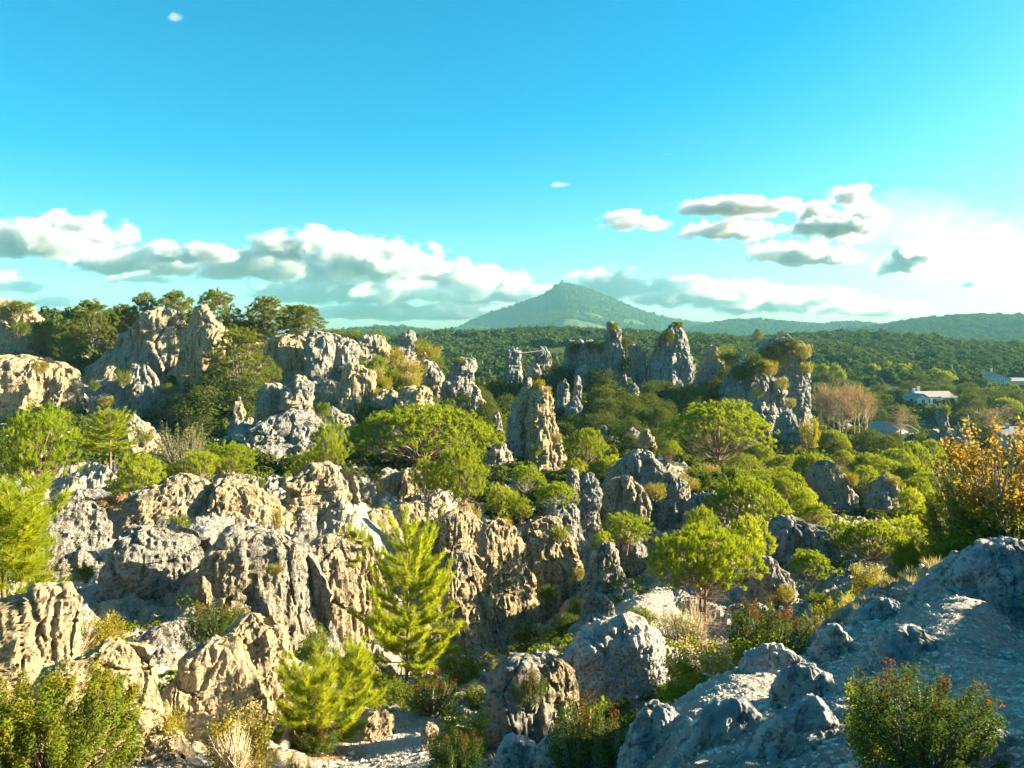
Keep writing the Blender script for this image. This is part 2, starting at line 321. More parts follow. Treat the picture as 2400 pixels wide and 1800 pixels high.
# ================================================================== what stands where
# rocks: (name, label, category, Y, rows [(py, pxL, pxR) top to ground], depth ratio, material, style)
# style: s = layered strata, f = vertical flutes, k = knobbly
RO, RP, RB, RC = 'rock_outcrop', 'rock_pinnacle', 'boulder', 'cliff'
ROCKS = [
 # --- cliffs on the skyline, upper left
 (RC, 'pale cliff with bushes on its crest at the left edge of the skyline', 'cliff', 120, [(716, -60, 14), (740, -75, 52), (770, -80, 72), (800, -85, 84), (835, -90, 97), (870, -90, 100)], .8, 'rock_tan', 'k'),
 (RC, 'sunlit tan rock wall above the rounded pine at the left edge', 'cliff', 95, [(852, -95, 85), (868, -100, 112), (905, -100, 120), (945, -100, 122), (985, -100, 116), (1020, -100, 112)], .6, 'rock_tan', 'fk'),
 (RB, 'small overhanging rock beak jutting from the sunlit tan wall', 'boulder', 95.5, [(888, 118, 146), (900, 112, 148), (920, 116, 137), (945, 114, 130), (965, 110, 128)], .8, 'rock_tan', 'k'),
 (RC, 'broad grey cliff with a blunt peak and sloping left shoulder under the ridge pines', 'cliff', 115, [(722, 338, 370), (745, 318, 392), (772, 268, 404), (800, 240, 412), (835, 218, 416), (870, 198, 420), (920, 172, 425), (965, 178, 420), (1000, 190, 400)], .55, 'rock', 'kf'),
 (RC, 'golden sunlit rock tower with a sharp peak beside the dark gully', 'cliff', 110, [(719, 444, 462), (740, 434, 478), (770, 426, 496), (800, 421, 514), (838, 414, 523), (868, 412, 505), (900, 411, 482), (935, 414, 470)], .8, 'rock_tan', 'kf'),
 (RO, 'grey rock spur at the foot of the broad cliff, right of the overhanging beak', 'rock', 102, [(918, 142, 176), (940, 132, 196), (970, 130, 203), (1010, 130, 205)], .7, 'rock', 'ks'),
 (RO, 'low crag with a bright right edge below the broad grey cliff', 'rock', 99, [(935, 205, 240), (950, 200, 256), (980, 200, 264), (1005, 202, 268)], .7, 'rock_tan', 'kf'),
 (RO, 'grey buttress lit on its edge in front of the broad cliff', 'rock', 107, [(862, 300, 335), (885, 290, 350), (925, 285, 362), (965, 282, 372), (1000, 285, 375)], .6, 'rock', 'kf'),
 (RB, 'sloping sunlit boulder between the two left pines and the dark hollow', 'boulder', 78, [(978, 276, 296), (1000, 270, 328), (1030, 268, 350), (1062, 280, 366), (1095, 290, 366)], .7, 'rock_tan', 'fk'),
 (RC, 'sunlit scalloped cliff face behind the leaning yellow-green pine', 'cliff', 112, [(784, 668, 698), (798, 624, 716), (840, 614, 724), (880, 618, 720), (930, 625, 716), (960, 625, 716)], .6, 'rock_tan', 'kf'),
 (RC, 'cliff bay with a vertical dark cleft beside the scalloped face', 'cliff', 111, [(790, 716, 760), (804, 712, 770), (850, 712, 772), (900, 714, 770), (940, 714, 770)], .9, 'rock', 'f'),
 (RC, 'slim grey cliff column right of the vertical dark cleft', 'cliff', 113, [(800, 782, 826), (820, 778, 836), (860, 780, 834), (910, 784, 830), (940, 784, 830)], .9, 'rock', 'f'),
 (RC, 'flat topped cliff block under the scrub hedge on the ridge', 'cliff', 116, [(790, 842, 880), (803, 836, 886), (840, 838, 884), (880, 840, 880)], .9, 'rock', 'ks'),
 (RC, 'narrow cliff end dropping to the golden scrub slope', 'cliff', 117, [(788, 880, 898), (800, 876, 904), (840, 878, 908), (880, 880, 908)], 1.0, 'rock_tan', 'k'),
 (RO, 'big smooth sunlit slab of rock below the cliff columns', 'rock', 95, [(857, 812, 842), (872, 800, 868), (905, 794, 875), (950, 791, 873), (985, 788, 868), (1015, 788, 866)], .7, 'rock_tan', 'f'),
 (RB, 'low grey block beside the flat block above the great umbrella pine', 'boulder', 92, [(922, 880, 926), (935, 870, 936), (960, 870, 936), (985, 872, 934)], .8, 'rock', 's'),
 (RB, 'flat block with sunlit right corner above the great umbrella pine', 'boulder', 91, [(909, 942, 1000), (920, 934, 1006), (945, 934, 1007), (975, 936, 1005)], .7, 'rock_tan', 's'),
 (RO, 'paired grey knolls standing side by side under the leaning pine', 'rock', 84, [(887, 690, 712), (900, 658, 724), (930, 655, 728), (965, 654, 728), (1000, 650, 735)], .7, 'rock', 'ks'),
 (RO, 'lower grey knoll with bright rim left of the taller paired knoll', 'rock', 85, [(902, 610, 646), (915, 600, 656), (950, 598, 654), (990, 596, 652)], .9, 'rock', 'ks'),
 (RO, 'shaded blue-grey rock bank above the small pine clump', 'rock', 76, [(985, 600, 700), (1000, 570, 740), (1040, 555, 760), (1085, 550, 775), (1120, 548, 780)], .6, 'rock_far', 'ks'),
 (RP, 'small upright stone in the dark hollow under the round bush', 'rock', 90, [(932, 552, 560), (945, 546, 566), (970, 545, 567), (990, 546, 566)], .9, 'rock', 'k'),
 (RB, 'grey rock wall behind the big umbrella pine at the shaded hollow', 'boulder', 86, [(965, 735, 790), (985, 725, 815), (1020, 722, 825), (1050, 722, 830)], .6, 'rock', 'ks'),
 (RP, 'rounded rock knob with a bushy shoulder on the ridge end', 'rock', 125, [(780, 942, 964), (792, 932, 972), (815, 928, 978), (840, 930, 990), (870, 930, 995)], .9, 'rock', 'ks'),
 (RP, 'grey blocky pillar in shade left of the overhanging pillar', 'rock', 116, [(849, 990, 1020), (858, 986, 1026), (890, 986, 1040), (930, 992, 1045), (965, 992, 1045)], .9, 'rock_far', 's'),
 (RP, 'broad grey pillar whose flat top overhangs to the right', 'rock', 112, [(846, 1066, 1108), (856, 1060, 1113), (868, 1056, 1106), (900, 1044, 1107), (935, 1038, 1110), (968, 1034, 1112)], .8, 'rock_far', 's'),
 (RO, 'grey rock apron sloping down from the overhanging pillar', 'rock', 110, [(905, 1108, 1116), (930, 1106, 1126), (970, 1108, 1140), (1000, 1110, 1150)], .9, 'rock_far', 'k'),
 (RC, 'long grey cliff wall running behind the scalloped face to the ridge end', 'cliff', 117, [(792, 640, 760), (803, 600, 880), (840, 590, 905), (890, 590, 905), (940, 590, 900)], .35, 'rock', 'f'),
 (RC, 'lower grey cliff step beneath the broad cliff and golden tower', 'cliff', 106, [(905, 190, 330), (925, 165, 420), (965, 150, 470), (1010, 150, 480)], .4, 'rock', 'fk'),
 (RC, 'grey rock bank under the cliff columns left of the smooth slab', 'cliff', 100, [(900, 700, 780), (918, 680, 800), (955, 672, 800), (1000, 670, 800)], .5, 'rock', 'f'),
 # --- pinnacles in the middle of the valley
 (RP, 'square grey pinnacle holding one end of the wooden pole', 'rock', 150, [(815, 1196, 1210), (823, 1190, 1218), (850, 1188, 1220), (880, 1185, 1220), (915, 1182, 1222), (940, 1180, 1222)], .9, 'rock_far', 'sf'),
 (RP, 'cone shaped grey pinnacle holding the far end of the pole', 'rock', 152, [(817, 1268, 1277), (832, 1260, 1286), (852, 1250, 1292), (872, 1244, 1298), (895, 1238, 1306), (925, 1236, 1310)], .9, 'rock_far', 's'),
 (RP, 'ragged bush-topped crag left of the scrubby shaded crag', 'rock', 141, [(802, 1340, 1366), (818, 1328, 1376), (850, 1322, 1380), (880, 1320, 1382), (915, 1318, 1384)], .8, 'rock_far', 'sk'),
 (RP, 'blocky shaded crag between the bush-topped crag and the needle spire', 'rock', 139, [(800, 1374, 1406), (812, 1368, 1416), (840, 1366, 1420), (875, 1368, 1428), (915, 1366, 1434)], .8, 'rock_far', 'sf'),
 (RP, 'tall thin needle spire standing highest of the valley rocks', 'rock', 138, [(756, 1428, 1448), (775, 1426, 1456), (800, 1422, 1460), (830, 1416, 1460), (860, 1408, 1460), (890, 1404, 1460), (925, 1400, 1462)], .8, 'rock_far', 'f'),
 (RP, 'pale stubby crag between the needle spire and the leaning tower', 'rock', 137, [(810, 1482, 1500), (828, 1478, 1512), (850, 1484, 1514), (880, 1488, 1516), (912, 1494, 1516), (935, 1494, 1518)], .9, 'rock_far', 's'),
 (RP, 'tall leaning rock tower with dark ivy on its left flank', 'rock', 134, [(756, 1584, 1599), (772, 1572, 1607), (795, 1556, 1612), (825, 1544, 1620), (850, 1540, 1628), (885, 1539, 1630), (920, 1538, 1632), (950, 1538, 1634)], .8, 'rock_far', 'fk'),
 (RP, 'lower splinter of rock just in front of the shaded crag', 'rock', 134, [(856, 1360, 1374), (872, 1354, 1384), (900, 1352, 1388), (930, 1352, 1390)], .9, 'rock_far', 'k'),
 (RP, 'grey post-like rock with square top behind the central pinnacle', 'rock', 122, [(894, 1312, 1326), (905, 1309, 1331), (935, 1308, 1332), (975, 1306, 1334), (1000, 1304, 1336)], .9, 'rock_far', 'sf'),
 (RP, 'tiny slab-like stone post among the oaks below the shaded crag', 'rock', 124, [(886, 1350, 1360), (895, 1348, 1363), (920, 1349, 1362), (945, 1348, 1362)], .9, 'rock_far', 's'),
 (RP, 'small pointed stone half sunk in oaks below the stubby crag', 'rock', 120, [(898, 1480, 1488), (912, 1476, 1494), (940, 1475, 1496), (970, 1474, 1496)], .9, 'rock_far', 'k'),
 (RP, 'shaded rock fin leaning against the post-like rock', 'rock', 112, [(937, 1340, 1356), (955, 1330, 1360), (985, 1324, 1360), (1020, 1322, 1362)], .8, 'rock_far', 'k'),
 (RB, 'small rounded stone peeping out of the dark oaks', 'boulder', 100, [(999, 1411, 1420), (1008, 1407, 1424), (1030, 1406, 1425), (1050, 1405, 1426)], .9, 'rock_far', 'k'),
 (RP, 'small rounded stone lit orange on its right side', 'boulder', 92, [(1011, 1516, 1528), (1022, 1508, 1534), (1045, 1505, 1537), (1065, 1503, 1540)], .9, 'rock_tan', 'k'),
 (RO, 'shaded sloping slab left of the small lit stone', 'rock', 96, [(1010, 1480, 1500), (1030, 1470, 1505), (1058, 1462, 1506), (1080, 1462, 1506)], .8, 'rock_far', 'k'),
 (RP, 'small dark standing stone left of the central pinnacle', 'rock', 96, [(968, 1160, 1170), (980, 1157, 1174), (1005, 1156, 1175), (1030, 1156, 1176)], .9, 'rock_far', 'k'),
 (RP, 'slim left half of the split central pinnacle ending in a small knob', 'rock', 86, [(889, 1237, 1244), (898, 1236, 1246), (905, 1235, 1243), (930, 1216, 1242), (960, 1206, 1242), (990, 1196, 1240), (1030, 1190, 1238), (1075, 1196, 1238), (1115, 1198, 1240)], .8, 'rock', 's'),
 (RP, 'massive right half of the split central pinnacle with bushes on top', 'rock', 85, [(913, 1248, 1278), (930, 1244, 1292), (955, 1241, 1300), (985, 1239, 1302), (1020, 1238, 1311), (1060, 1237, 1314), (1100, 1240, 1314), (1125, 1240, 1314)], .8, 'rock_tan', 'sf'),
 (RO, 'stout rock stub with sunlit right face at the foot of the central pinnacle', 'rock', 79, [(1046, 1152, 1186), (1060, 1142, 1198), (1090, 1140, 1200), (1125, 1140, 1202)], .8, 'rock', 'sf'),
 # --- big right pair
 (RP, 'great pale pinnacle with streaked face behind the open umbrella pine', 'rock', 125, [(860, 1732, 1790), (876, 1720, 1818), (900, 1714, 1842), (940, 1711, 1856), (975, 1722, 1862), (1010, 1745, 1872), (1040, 1765, 1880), (1070, 1775, 1880)], .7, 'rock_far', 'f'),
 (RB, 'smooth hanging bulge of rock low on the great pale pinnacle', 'boulder', 122, [(965, 1838, 1856), (985, 1826, 1866), (1010, 1820, 1880), (1035, 1820, 1884), (1055, 1822, 1862), (1068, 1824, 1850)], .45, 'rock_far', 'k'),
 (RP, 'rear pinnacle with scrub cap and sunlit right edge by the plane trees', 'rock', 141, [(792, 1838, 1872), (802, 1812, 1892), (830, 1796, 1904), (862, 1800, 1912), (890, 1806, 1912), (930, 1812, 1904), (980, 1818, 1902), (1020, 1820, 1902)], .7, 'rock_far', 'fs'),
 (RB, 'weathered crest of rock among bushes left of the great pale pinnacle', 'rock', 146, [(818, 1664, 1688), (828, 1658, 1692), (850, 1655, 1695), (880, 1655, 1695)], .9, 'rock_tan', 'k'),
 (RO, 'dark overgrown rock wall between the leaning tower and great pinnacle', 'rock', 140, [(862, 1650, 1700), (885, 1640, 1720), (930, 1638, 1730), (980, 1640, 1730)], .6, 'rock_far', 'k'),
 (RP, 'bush-topped grey rock rising from the pine grove, taller of two', 'rock', 75, [(1092, 1940, 1974), (1104, 1918, 1984), (1130, 1913, 2004), (1170, 1914, 2018), (1205, 1930, 2022), (1240, 1940, 2024)], .75, 'rock', 'fk'),
 (RP, 'smaller pointed grey rock beside the taller one in the pine grove', 'rock', 72, [(1121, 2078, 2098), (1138, 2064, 2110), (1170, 2048, 2117), (1210, 2039, 2121), (1245, 2036, 2122)], .75, 'rock', 'fk'),
 (RP, 'thin crooked stone chimney in front of the white village house', 'rock', 175, [(956, 2212, 2224), (968, 2209, 2230), (985, 2210, 2230), (1000, 2212, 2235), (1015, 2214, 2232), (1030, 2214, 2252), (1050, 2214, 2255), (1065, 2212, 2256)], .8, 'rock_far', 's'),
 (RP, 'leaning village rock partly hidden by the orange shrub', 'rock', 172, [(972, 2266, 2276), (985, 2255, 2278), (1010, 2252, 2280), (1045, 2252, 2284), (1075, 2250, 2286)], .8, 'rock_far', 'f'),
 (RP, 'short rock stump beside the crooked stone chimney', 'rock', 176, [(1012, 2190, 2202), (1022, 2186, 2207), (1045, 2186, 2210), (1065, 2186, 2212)], .9, 'rock_far', 'k'),
 # --- middle ground right of the canyon
 (RO, 'fluted grey crag with grassy ledges right of the canyon', 'rock', 60, [(1072, 1490, 1540), (1095, 1450, 1565), (1130, 1430, 1585), (1170, 1420, 1600), (1215, 1418, 1605), (1255, 1420, 1600)], .6, 'rock', 'f'),
 (RO, 'lower step of the fluted crag with a bright rounded front', 'rock', 56, [(1128, 1432, 1490), (1150, 1420, 1512), (1190, 1412, 1528), (1230, 1410, 1530), (1262, 1412, 1528)], .6, 'rock_tan', 'f'),
 (RO, 'right shoulder of the fluted crag ending at the wide pine', 'rock', 57, [(1115, 1560, 1600), (1140, 1545, 1618), (1180, 1540, 1624), (1230, 1540, 1622)], .7, 'rock', 'f'),
 (RP, 'smooth shaded rock column beside the fluted crag', 'rock', 55, [(1118, 1372, 1392), (1135, 1362, 1406), (1175, 1358, 1409), (1225, 1356, 1410), (1270, 1354, 1410)], .9, 'rock_far', 'k'),
 (RP, 'narrow upright rock behind the bare-stemmed little umbrella pine', 'rock', 58, [(1104, 1334, 1350), (1116, 1330, 1358), (1150, 1330, 1360), (1200, 1330, 1360)], .9, 'rock_far', 's'),
 (RO, 'fissured shaded wall under the bare-stemmed little umbrella pine', 'rock', 51, [(1186, 1300, 1345), (1205, 1288, 1362), (1245, 1285, 1368), (1290, 1288, 1368), (1320, 1290, 1368)], .7, 'rock_far', 'fk'),
 (RB, 'two-part split boulder block, its left half', 'boulder', 55, [(1104, 892, 925), (1115, 887, 934), (1140, 886, 935), (1170, 890, 935), (1185, 890, 935)], .9, 'rock', 's'),
 (RB, 'two-part split boulder block, its sunlit right half', 'boulder', 55, [(1106, 940, 980), (1118, 937, 990), (1145, 937, 993), (1172, 938, 988), (1188, 938, 985)], .9, 'rock_tan', 's'),
 # --- the canyon wall, buttress after buttress
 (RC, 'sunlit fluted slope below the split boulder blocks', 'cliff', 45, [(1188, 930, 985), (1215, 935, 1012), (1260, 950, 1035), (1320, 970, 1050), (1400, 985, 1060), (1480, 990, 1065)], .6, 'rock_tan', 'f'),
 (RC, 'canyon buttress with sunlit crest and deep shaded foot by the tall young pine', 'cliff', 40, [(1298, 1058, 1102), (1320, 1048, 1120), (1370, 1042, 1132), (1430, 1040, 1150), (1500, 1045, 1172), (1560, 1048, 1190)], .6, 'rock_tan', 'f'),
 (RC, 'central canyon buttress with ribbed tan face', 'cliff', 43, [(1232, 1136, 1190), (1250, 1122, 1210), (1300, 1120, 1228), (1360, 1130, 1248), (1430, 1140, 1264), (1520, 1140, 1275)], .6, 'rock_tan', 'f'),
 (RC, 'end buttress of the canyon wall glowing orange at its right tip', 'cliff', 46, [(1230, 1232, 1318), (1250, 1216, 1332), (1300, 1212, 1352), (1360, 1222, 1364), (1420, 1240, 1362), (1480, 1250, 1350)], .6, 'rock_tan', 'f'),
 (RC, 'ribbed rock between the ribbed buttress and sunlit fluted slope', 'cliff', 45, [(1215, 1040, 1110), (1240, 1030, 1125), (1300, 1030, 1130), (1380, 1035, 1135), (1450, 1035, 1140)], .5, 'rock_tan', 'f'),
 # --- right side of the canyon
 (RO, 'pointed grey rock with pale shoulders above the gravel path', 'rock', 41, [(1290, 1420, 1440), (1315, 1408, 1452), (1350, 1386, 1465), (1390, 1372, 1480), (1425, 1366, 1496), (1450, 1364, 1500)], .7, 'rock', 'k'),
 (RB, 'rounded grey boulder behind the pointed rock above the path', 'boulder', 46, [(1260, 1460, 1485), (1275, 1448, 1505), (1305, 1440, 1520), (1340, 1438, 1525), (1365, 1438, 1526)], .8, 'rock', 'k'),
 (RB, 'small round boulder peeking out between the path pines', 'boulder', 50, [(1248, 1525, 1545), (1262, 1515, 1560), (1290, 1512, 1564), (1310, 1512, 1565)], .8, 'rock', 'k'),
 (RO, 'low rock ledge on the canyon rim below the gravel path', 'rock', 30, [(1458, 1370, 1432), (1475, 1345, 1448), (1500, 1332, 1455), (1540, 1328, 1455)], .7, 'rock', 's'),
 (RO, 'pale rock mass between canyon shade and the path', 'rock', 33, [(1410, 1380, 1420), (1430, 1366, 1440), (1470, 1355, 1450), (1510, 1345, 1455)], .7, 'rock', 's'),
 (RB, 'big blue-grey boulder with crusty shadowed face in the centre foreground', 'boulder', 19, [(1496, 1410, 1505), (1512, 1355, 1545), (1550, 1328, 1568), (1600, 1322, 1576), (1650, 1336, 1572), (1700, 1360, 1560), (1730, 1370, 1560)], .7, 'rock_blue', 'k'),
 (RB, 'pale ribbed rock sloping left of the big blue-grey boulder', 'boulder', 17, [(1582, 1195, 1240), (1610, 1165, 1290), (1660, 1148, 1325), (1720, 1134, 1352), (1790, 1125, 1385), (1830, 1120, 1390)], .7, 'rock', 'kf'),
 (RB, 'smooth upright block leaning on the big blue-grey boulder', 'boulder', 17.5, [(1568, 1262, 1330), (1590, 1248, 1352), (1640, 1240, 1370), (1690, 1242, 1372), (1730, 1245, 1375)], .7, 'rock', 'kf'),
 (RB, 'low whitish boulder at the bottom edge in front of the ribbed rock', 'boulder', 10, [(1758, 1185, 1235), (1775, 1165, 1258), (1810, 1155, 1268), (1850, 1150, 1275)], .8, 'rock_blue', 'k'),
 (RB, 'pale crusty boulder at the bottom edge beside the olive shrub', 'boulder', 9.5, [(1750, 1285, 1325), (1768, 1266, 1345), (1800, 1255, 1358), (1850, 1250, 1365)], .8, 'rock_blue', 'k'),
 (RB, 'blue-grey boulder at the bottom edge where the gravel slope begins', 'boulder', 7.6, [(1690, 1530, 1580), (1712, 1502, 1610), (1755, 1488, 1640), (1810, 1480, 1660), (1860, 1478, 1665)], .8, 'rock_blue', 'k'),
 (RO, 'dark cliff behind the small shaded pine right of the main pine', 'rock', 46, [(1238, 1830, 1905), (1258, 1808, 1950), (1300, 1800, 1975), (1350, 1802, 1985), (1400, 1810, 1990), (1430, 1815, 1990)], .6, 'rock_far', 'fk'),
 (RO, 'fissured rock with yellow tufts right of the main pine', 'rock', 38, [(1326, 1790, 1830), (1350, 1778, 1862), (1390, 1774, 1880), (1430, 1772, 1890), (1460, 1772, 1895)], .7, 'rock', 'f'),
 (RO, 'grey rock shoulder hidden behind the wide bright pine', 'rock', 55, [(1165, 1630, 1690), (1185, 1615, 1710), (1220, 1608, 1715), (1260, 1608, 1718)], .7, 'rock_far', 'k'),
 # --- outcrops on the shaded gravel slope
 (RO, 'large crusty outcrop with ochre hollow at the right edge of the slope', 'rock', 9.6, [(1300, 2365, 2480), (1330, 2300, 2540), (1372, 2258, 2580), (1425, 2235, 2600), (1480, 2225, 2600), (1530, 2220, 2600)], .6, 'rock_blue', 'k'),
 (RO, 'small bluish ledge on the crest of the gravel slope', 'rock', 10.6, [(1418, 2075, 2112), (1430, 2050, 2130), (1450, 2030, 2136), (1475, 2025, 2138)], .8, 'rock_blue', 's'),
 (RO, 'angular bluish outcrop below the crest of the gravel slope', 'rock', 9.2, [(1480, 1946, 1985), (1500, 1930, 2008), (1535, 1922, 2012), (1570, 1915, 2010)], .8, 'rock_blue', 'k'),
 (RB, 'dark lichen-crusted boulder half buried in the middle of the gravel slope', 'boulder', 7.25, [(1572, 1860, 1915), (1592, 1830, 1945), (1632, 1815, 1965), (1672, 1810, 1965), (1700, 1810, 1960)], .5, 'rock_blue', 'k'),
 (RO, 'long crusty rib running down the gravel slope to the bottom edge', 'rock', 5.6, [(1672, 1895, 1935), (1700, 1860, 1985), (1740, 1815, 1995), (1790, 1780, 1990), (1850, 1760, 1980)], .6, 'rock_blue', 'k'),
 (RO, 'crusty patch of rock low on the slope left of the long rib', 'rock', 6.65, [(1665, 1690, 1755), (1688, 1660, 1800), (1730, 1640, 1815), (1780, 1630, 1815)], .45, 'rock_blue', 'k'),
 (RO, 'broken bluish crag half way down the crest of the gravel slope', 'rock', 8.7, [(1528, 1795, 1845), (1545, 1765, 1885), (1590, 1740, 1915), (1630, 1730, 1920)], .5, 'rock_blue', 'ks'),
 (RO, 'flat bluish rock step on the slope below the dark heath', 'rock', 4.5, [(1745, 2330, 2385), (1760, 2300, 2420), (1800, 2280, 2450), (1850, 2270, 2460)], .7, 'rock_blue', 's'),
 (RO, 'craggy ledge under the large crusty outcrop on the slope', 'rock', 7.45, [(1500, 2130, 2190), (1520, 2095, 2235), (1560, 2080, 2260), (1600, 2070, 2270)], .7, 'rock_blue', 'ks'),
 # --- middle ground left of the canyon
 (RO, 'knobbly pillar with bright right edge left of the winding path', 'rock', 36, [(1192, 120, 185), (1208, 95, 206), (1245, 80, 216), (1285, 78, 214), (1320, 82, 208)], .75, 'rock', 'k'),
 (RO, 'low dark wall under the knobbly pillar beside the winding path', 'rock', 34, [(1318, 100, 190), (1335, 85, 212), (1380, 80, 218), (1425, 82, 215)], .7, 'rock', 'ks'),
 (RO, 'blue-shaded low rocks behind the knobbly pillar', 'rock', 43, [(1163, 140, 190), (1175, 115, 240), (1200, 108, 255), (1225, 105, 262)], .7, 'rock_far', 's'),
 (RO, 'broad knobbly rock with sunlit crest right of the winding path', 'rock', 31, [(1250, 300, 370), (1265, 265, 420), (1300, 250, 445), (1350, 243, 460), (1410, 240, 468), (1480, 235, 472)], .6, 'rock', 'k'),
 (RO, 'long dark rock face stepping down behind the yellow bush', 'rock', 30, [(1280, 500, 640), (1295, 475, 690), (1340, 462, 702), (1400, 462, 716), (1460, 470, 728), (1530, 480, 728), (1560, 490, 725)], .6, 'rock', 'kf'),
 (RO, 'rough rock bank behind the tall young pine', 'rock', 35, [(1270, 740, 810), (1290, 720, 850), (1350, 712, 880), (1430, 715, 900), (1520, 722, 900), (1580, 725, 900)], .6, 'rock_tan', 'kf'),
 (RO, 'rounded rock hump left of the notched hump in the middle ground', 'rock', 40, [(1133, 355, 425), (1150, 315, 455), (1180, 290, 475), (1210, 278, 482), (1245, 275, 485)], .7, 'rock', 'k'),
 (RO, 'notched rock hump with a small nipple on top', 'rock', 41, [(1127, 508, 522), (1140, 498, 540), (1165, 485, 580), (1195, 480, 620), (1230, 482, 640), (1260, 485, 640)], .7, 'rock_tan', 'k'),
 (RO, 'big blocky rock with layered face left of the stone saddle', 'rock', 44, [(1114, 690, 790), (1126, 668, 808), (1160, 658, 815), (1200, 655, 818), (1245, 660, 815), (1270, 660, 812)], .7, 'rock', 'ks'),
 (RB, 'small rounded boulder at the foot of the big blocky rock', 'boulder', 41, [(1203, 700, 722), (1215, 690, 732), (1235, 690, 732), (1255, 692, 730)], .9, 'rock', 'k'),
 (RO, 'narrow rocks between the big blocky rock and the split boulder', 'rock', 50, [(1120, 822, 850), (1135, 815, 868), (1165, 812, 872), (1195, 812, 872)], .8, 'rock', 'ks'),
 (RB, 'low tan boulder lying on the stone saddle path', 'boulder', 46, [(1198, 870, 890), (1206, 858, 915), (1222, 855, 920), (1240, 855, 920)], .8, 'rock_tan', 'k'),
 # --- foreground left
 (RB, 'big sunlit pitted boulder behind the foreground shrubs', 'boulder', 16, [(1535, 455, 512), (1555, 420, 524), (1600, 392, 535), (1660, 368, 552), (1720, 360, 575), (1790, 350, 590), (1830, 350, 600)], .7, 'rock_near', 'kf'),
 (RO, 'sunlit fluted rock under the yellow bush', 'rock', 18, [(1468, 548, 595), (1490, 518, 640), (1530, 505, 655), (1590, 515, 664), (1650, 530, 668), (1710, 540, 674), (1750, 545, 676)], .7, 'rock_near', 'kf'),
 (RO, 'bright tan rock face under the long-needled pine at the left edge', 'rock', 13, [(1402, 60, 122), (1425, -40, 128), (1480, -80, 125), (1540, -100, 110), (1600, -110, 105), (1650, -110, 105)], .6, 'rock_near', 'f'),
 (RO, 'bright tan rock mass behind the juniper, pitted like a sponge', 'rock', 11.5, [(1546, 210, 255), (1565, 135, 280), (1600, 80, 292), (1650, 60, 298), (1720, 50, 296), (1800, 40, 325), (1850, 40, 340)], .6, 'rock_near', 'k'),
 (RB, 'small grey boulder on the gravel terrace before the yellow bush', 'boulder', 20, [(1530, 360, 385), (1540, 345, 398), (1556, 340, 402), (1575, 340, 405)], .8, 'rock', 's'),
 (RO, 'flat layered slab at the back of the gravel terrace', 'rock', 22, [(1478, 360, 420), (1490, 330, 440), (1515, 315, 445), (1535, 312, 446)], .9, 'rock', 's'),
 (RB, 'small brown boulder beside the bottom path near the young pines', 'boulder', 18, [(1686, 862, 900), (1700, 850, 915), (1725, 846, 918), (1750, 846, 918)], .8, 'rock_tan', 'k'),
 (RB, 'rounded stone by the dark heath shrub on the bottom path', 'boulder', 16, [(1702, 1000, 1018), (1715, 990, 1024), (1740, 988, 1024), (1760, 988, 1024)], .8, 'rock', 'k'),
]

# plants: (kind, variant, label, category, group, pxL, pxR, pyTop, pyBase, Y, on_rock)
PL = []
def pl(kind, var, label, l, r, t, b, Y, rock=False, group=None, cat=None): PL.append((kind, var, label, cat, group, l, r, t, b, Y, rock))
# pines of the middle ground
pl('R', 0, 'full round pine with two trunks at the left edge of the middle ground', -5, 188, 950, 1215, 45)
pl('Y', 2, 'pale yellow-green upright pine beside the full round pine', 180, 306, 960, 1185, 47)
pl('R', 1, 'small dark green round pine in front of the upright pale pine', 245, 372, 1068, 1195, 42)
pl('L', 0, 'feathery pale tree behind the three clustered round pines', 365, 502, 993, 1115, 56)
pl('R', 1, 'round pine with bare pale twigs in the middle of the left cluster', 420, 516, 1056, 1145, 48)
pl('R', 0, 'bright bushy pine with candle-like shoots right of the left cluster', 468, 606, 1034, 1155, 50)
pl('R', 1, 'bluish little pine low at the left end of the cluster', 375, 425, 1085, 1140, 50)
pl('R', 0, 'upright bright pine on the rocks below the paired knolls', 720, 822, 983, 1115, 55)
pl('R', 1, 'low spreading pine leaning from the upright bright pine', 672, 758, 1056, 1118, 56)
pl('B', 0, 'dark green little sapling just right of the clustered pines', 604, 622, 1118, 1150, 47)
pl('U', 0, 'great wide umbrella pine with dark hollow crown in the centre', 812, 1182, 950, 1108, 70)
pl('R', 0, 'tall bright pine with pale stem in front of the great umbrella pine', 1012, 1152, 1034, 1200, 52)
pl('R', 1, 'smaller yellowish pine leaning left of the tall bright pine', 960, 1042, 1074, 1150, 53)
pl('U', 1, 'airy umbrella pine right of the central pinnacle', 1316, 1428, 1004, 1115, 72)
pl('U', 2, 'dark round pine in shade below the central pinnacle', 1188, 1276, 1090, 1185, 61)
pl('R', 1, 'dark bushy pine in the canyon head left of the bare-stemmed one', 1128, 1216, 1135, 1235, 59)
pl('R', 0, 'little dark pine tucked under the bare-stemmed umbrella pine', 1188, 1252, 1160, 1230, 57)
pl('U', 2, 'bare-stemmed little umbrella pine with pale twigs under its crown', 1250, 1356, 1132, 1272, 52)
pl('U', 1, 'large open umbrella pine with visible red-brown branches before the great pinnacle', 1558, 1812, 938, 1110, 80)
pl('U', 0, 'wide bright umbrella pine spreading over the slope right of the fluted crag', 1656, 1842, 1118, 1235, 54)
pl('R', 0, 'bright candle-tipped pine at the canyon rim', 1404, 1540, 1210, 1300, 44)
pl('R', 1, 'small shaded pine with crooked stem at the canyon rim', 1390, 1438, 1248, 1320, 43)
pl('N', 0, 'main round-crowned pine with twin reddish trunks standing on the gravel path', 1514, 1786, 1230, 1512, 33)
pl('R', 1, 'bright small pine behind the right side of the main pine', 1700, 1812, 1208, 1320, 42)
pl('R', 1, 'yellow-green pine on the slope between the wide pine and the dark cliff', 1858, 1916, 1140, 1215, 58)
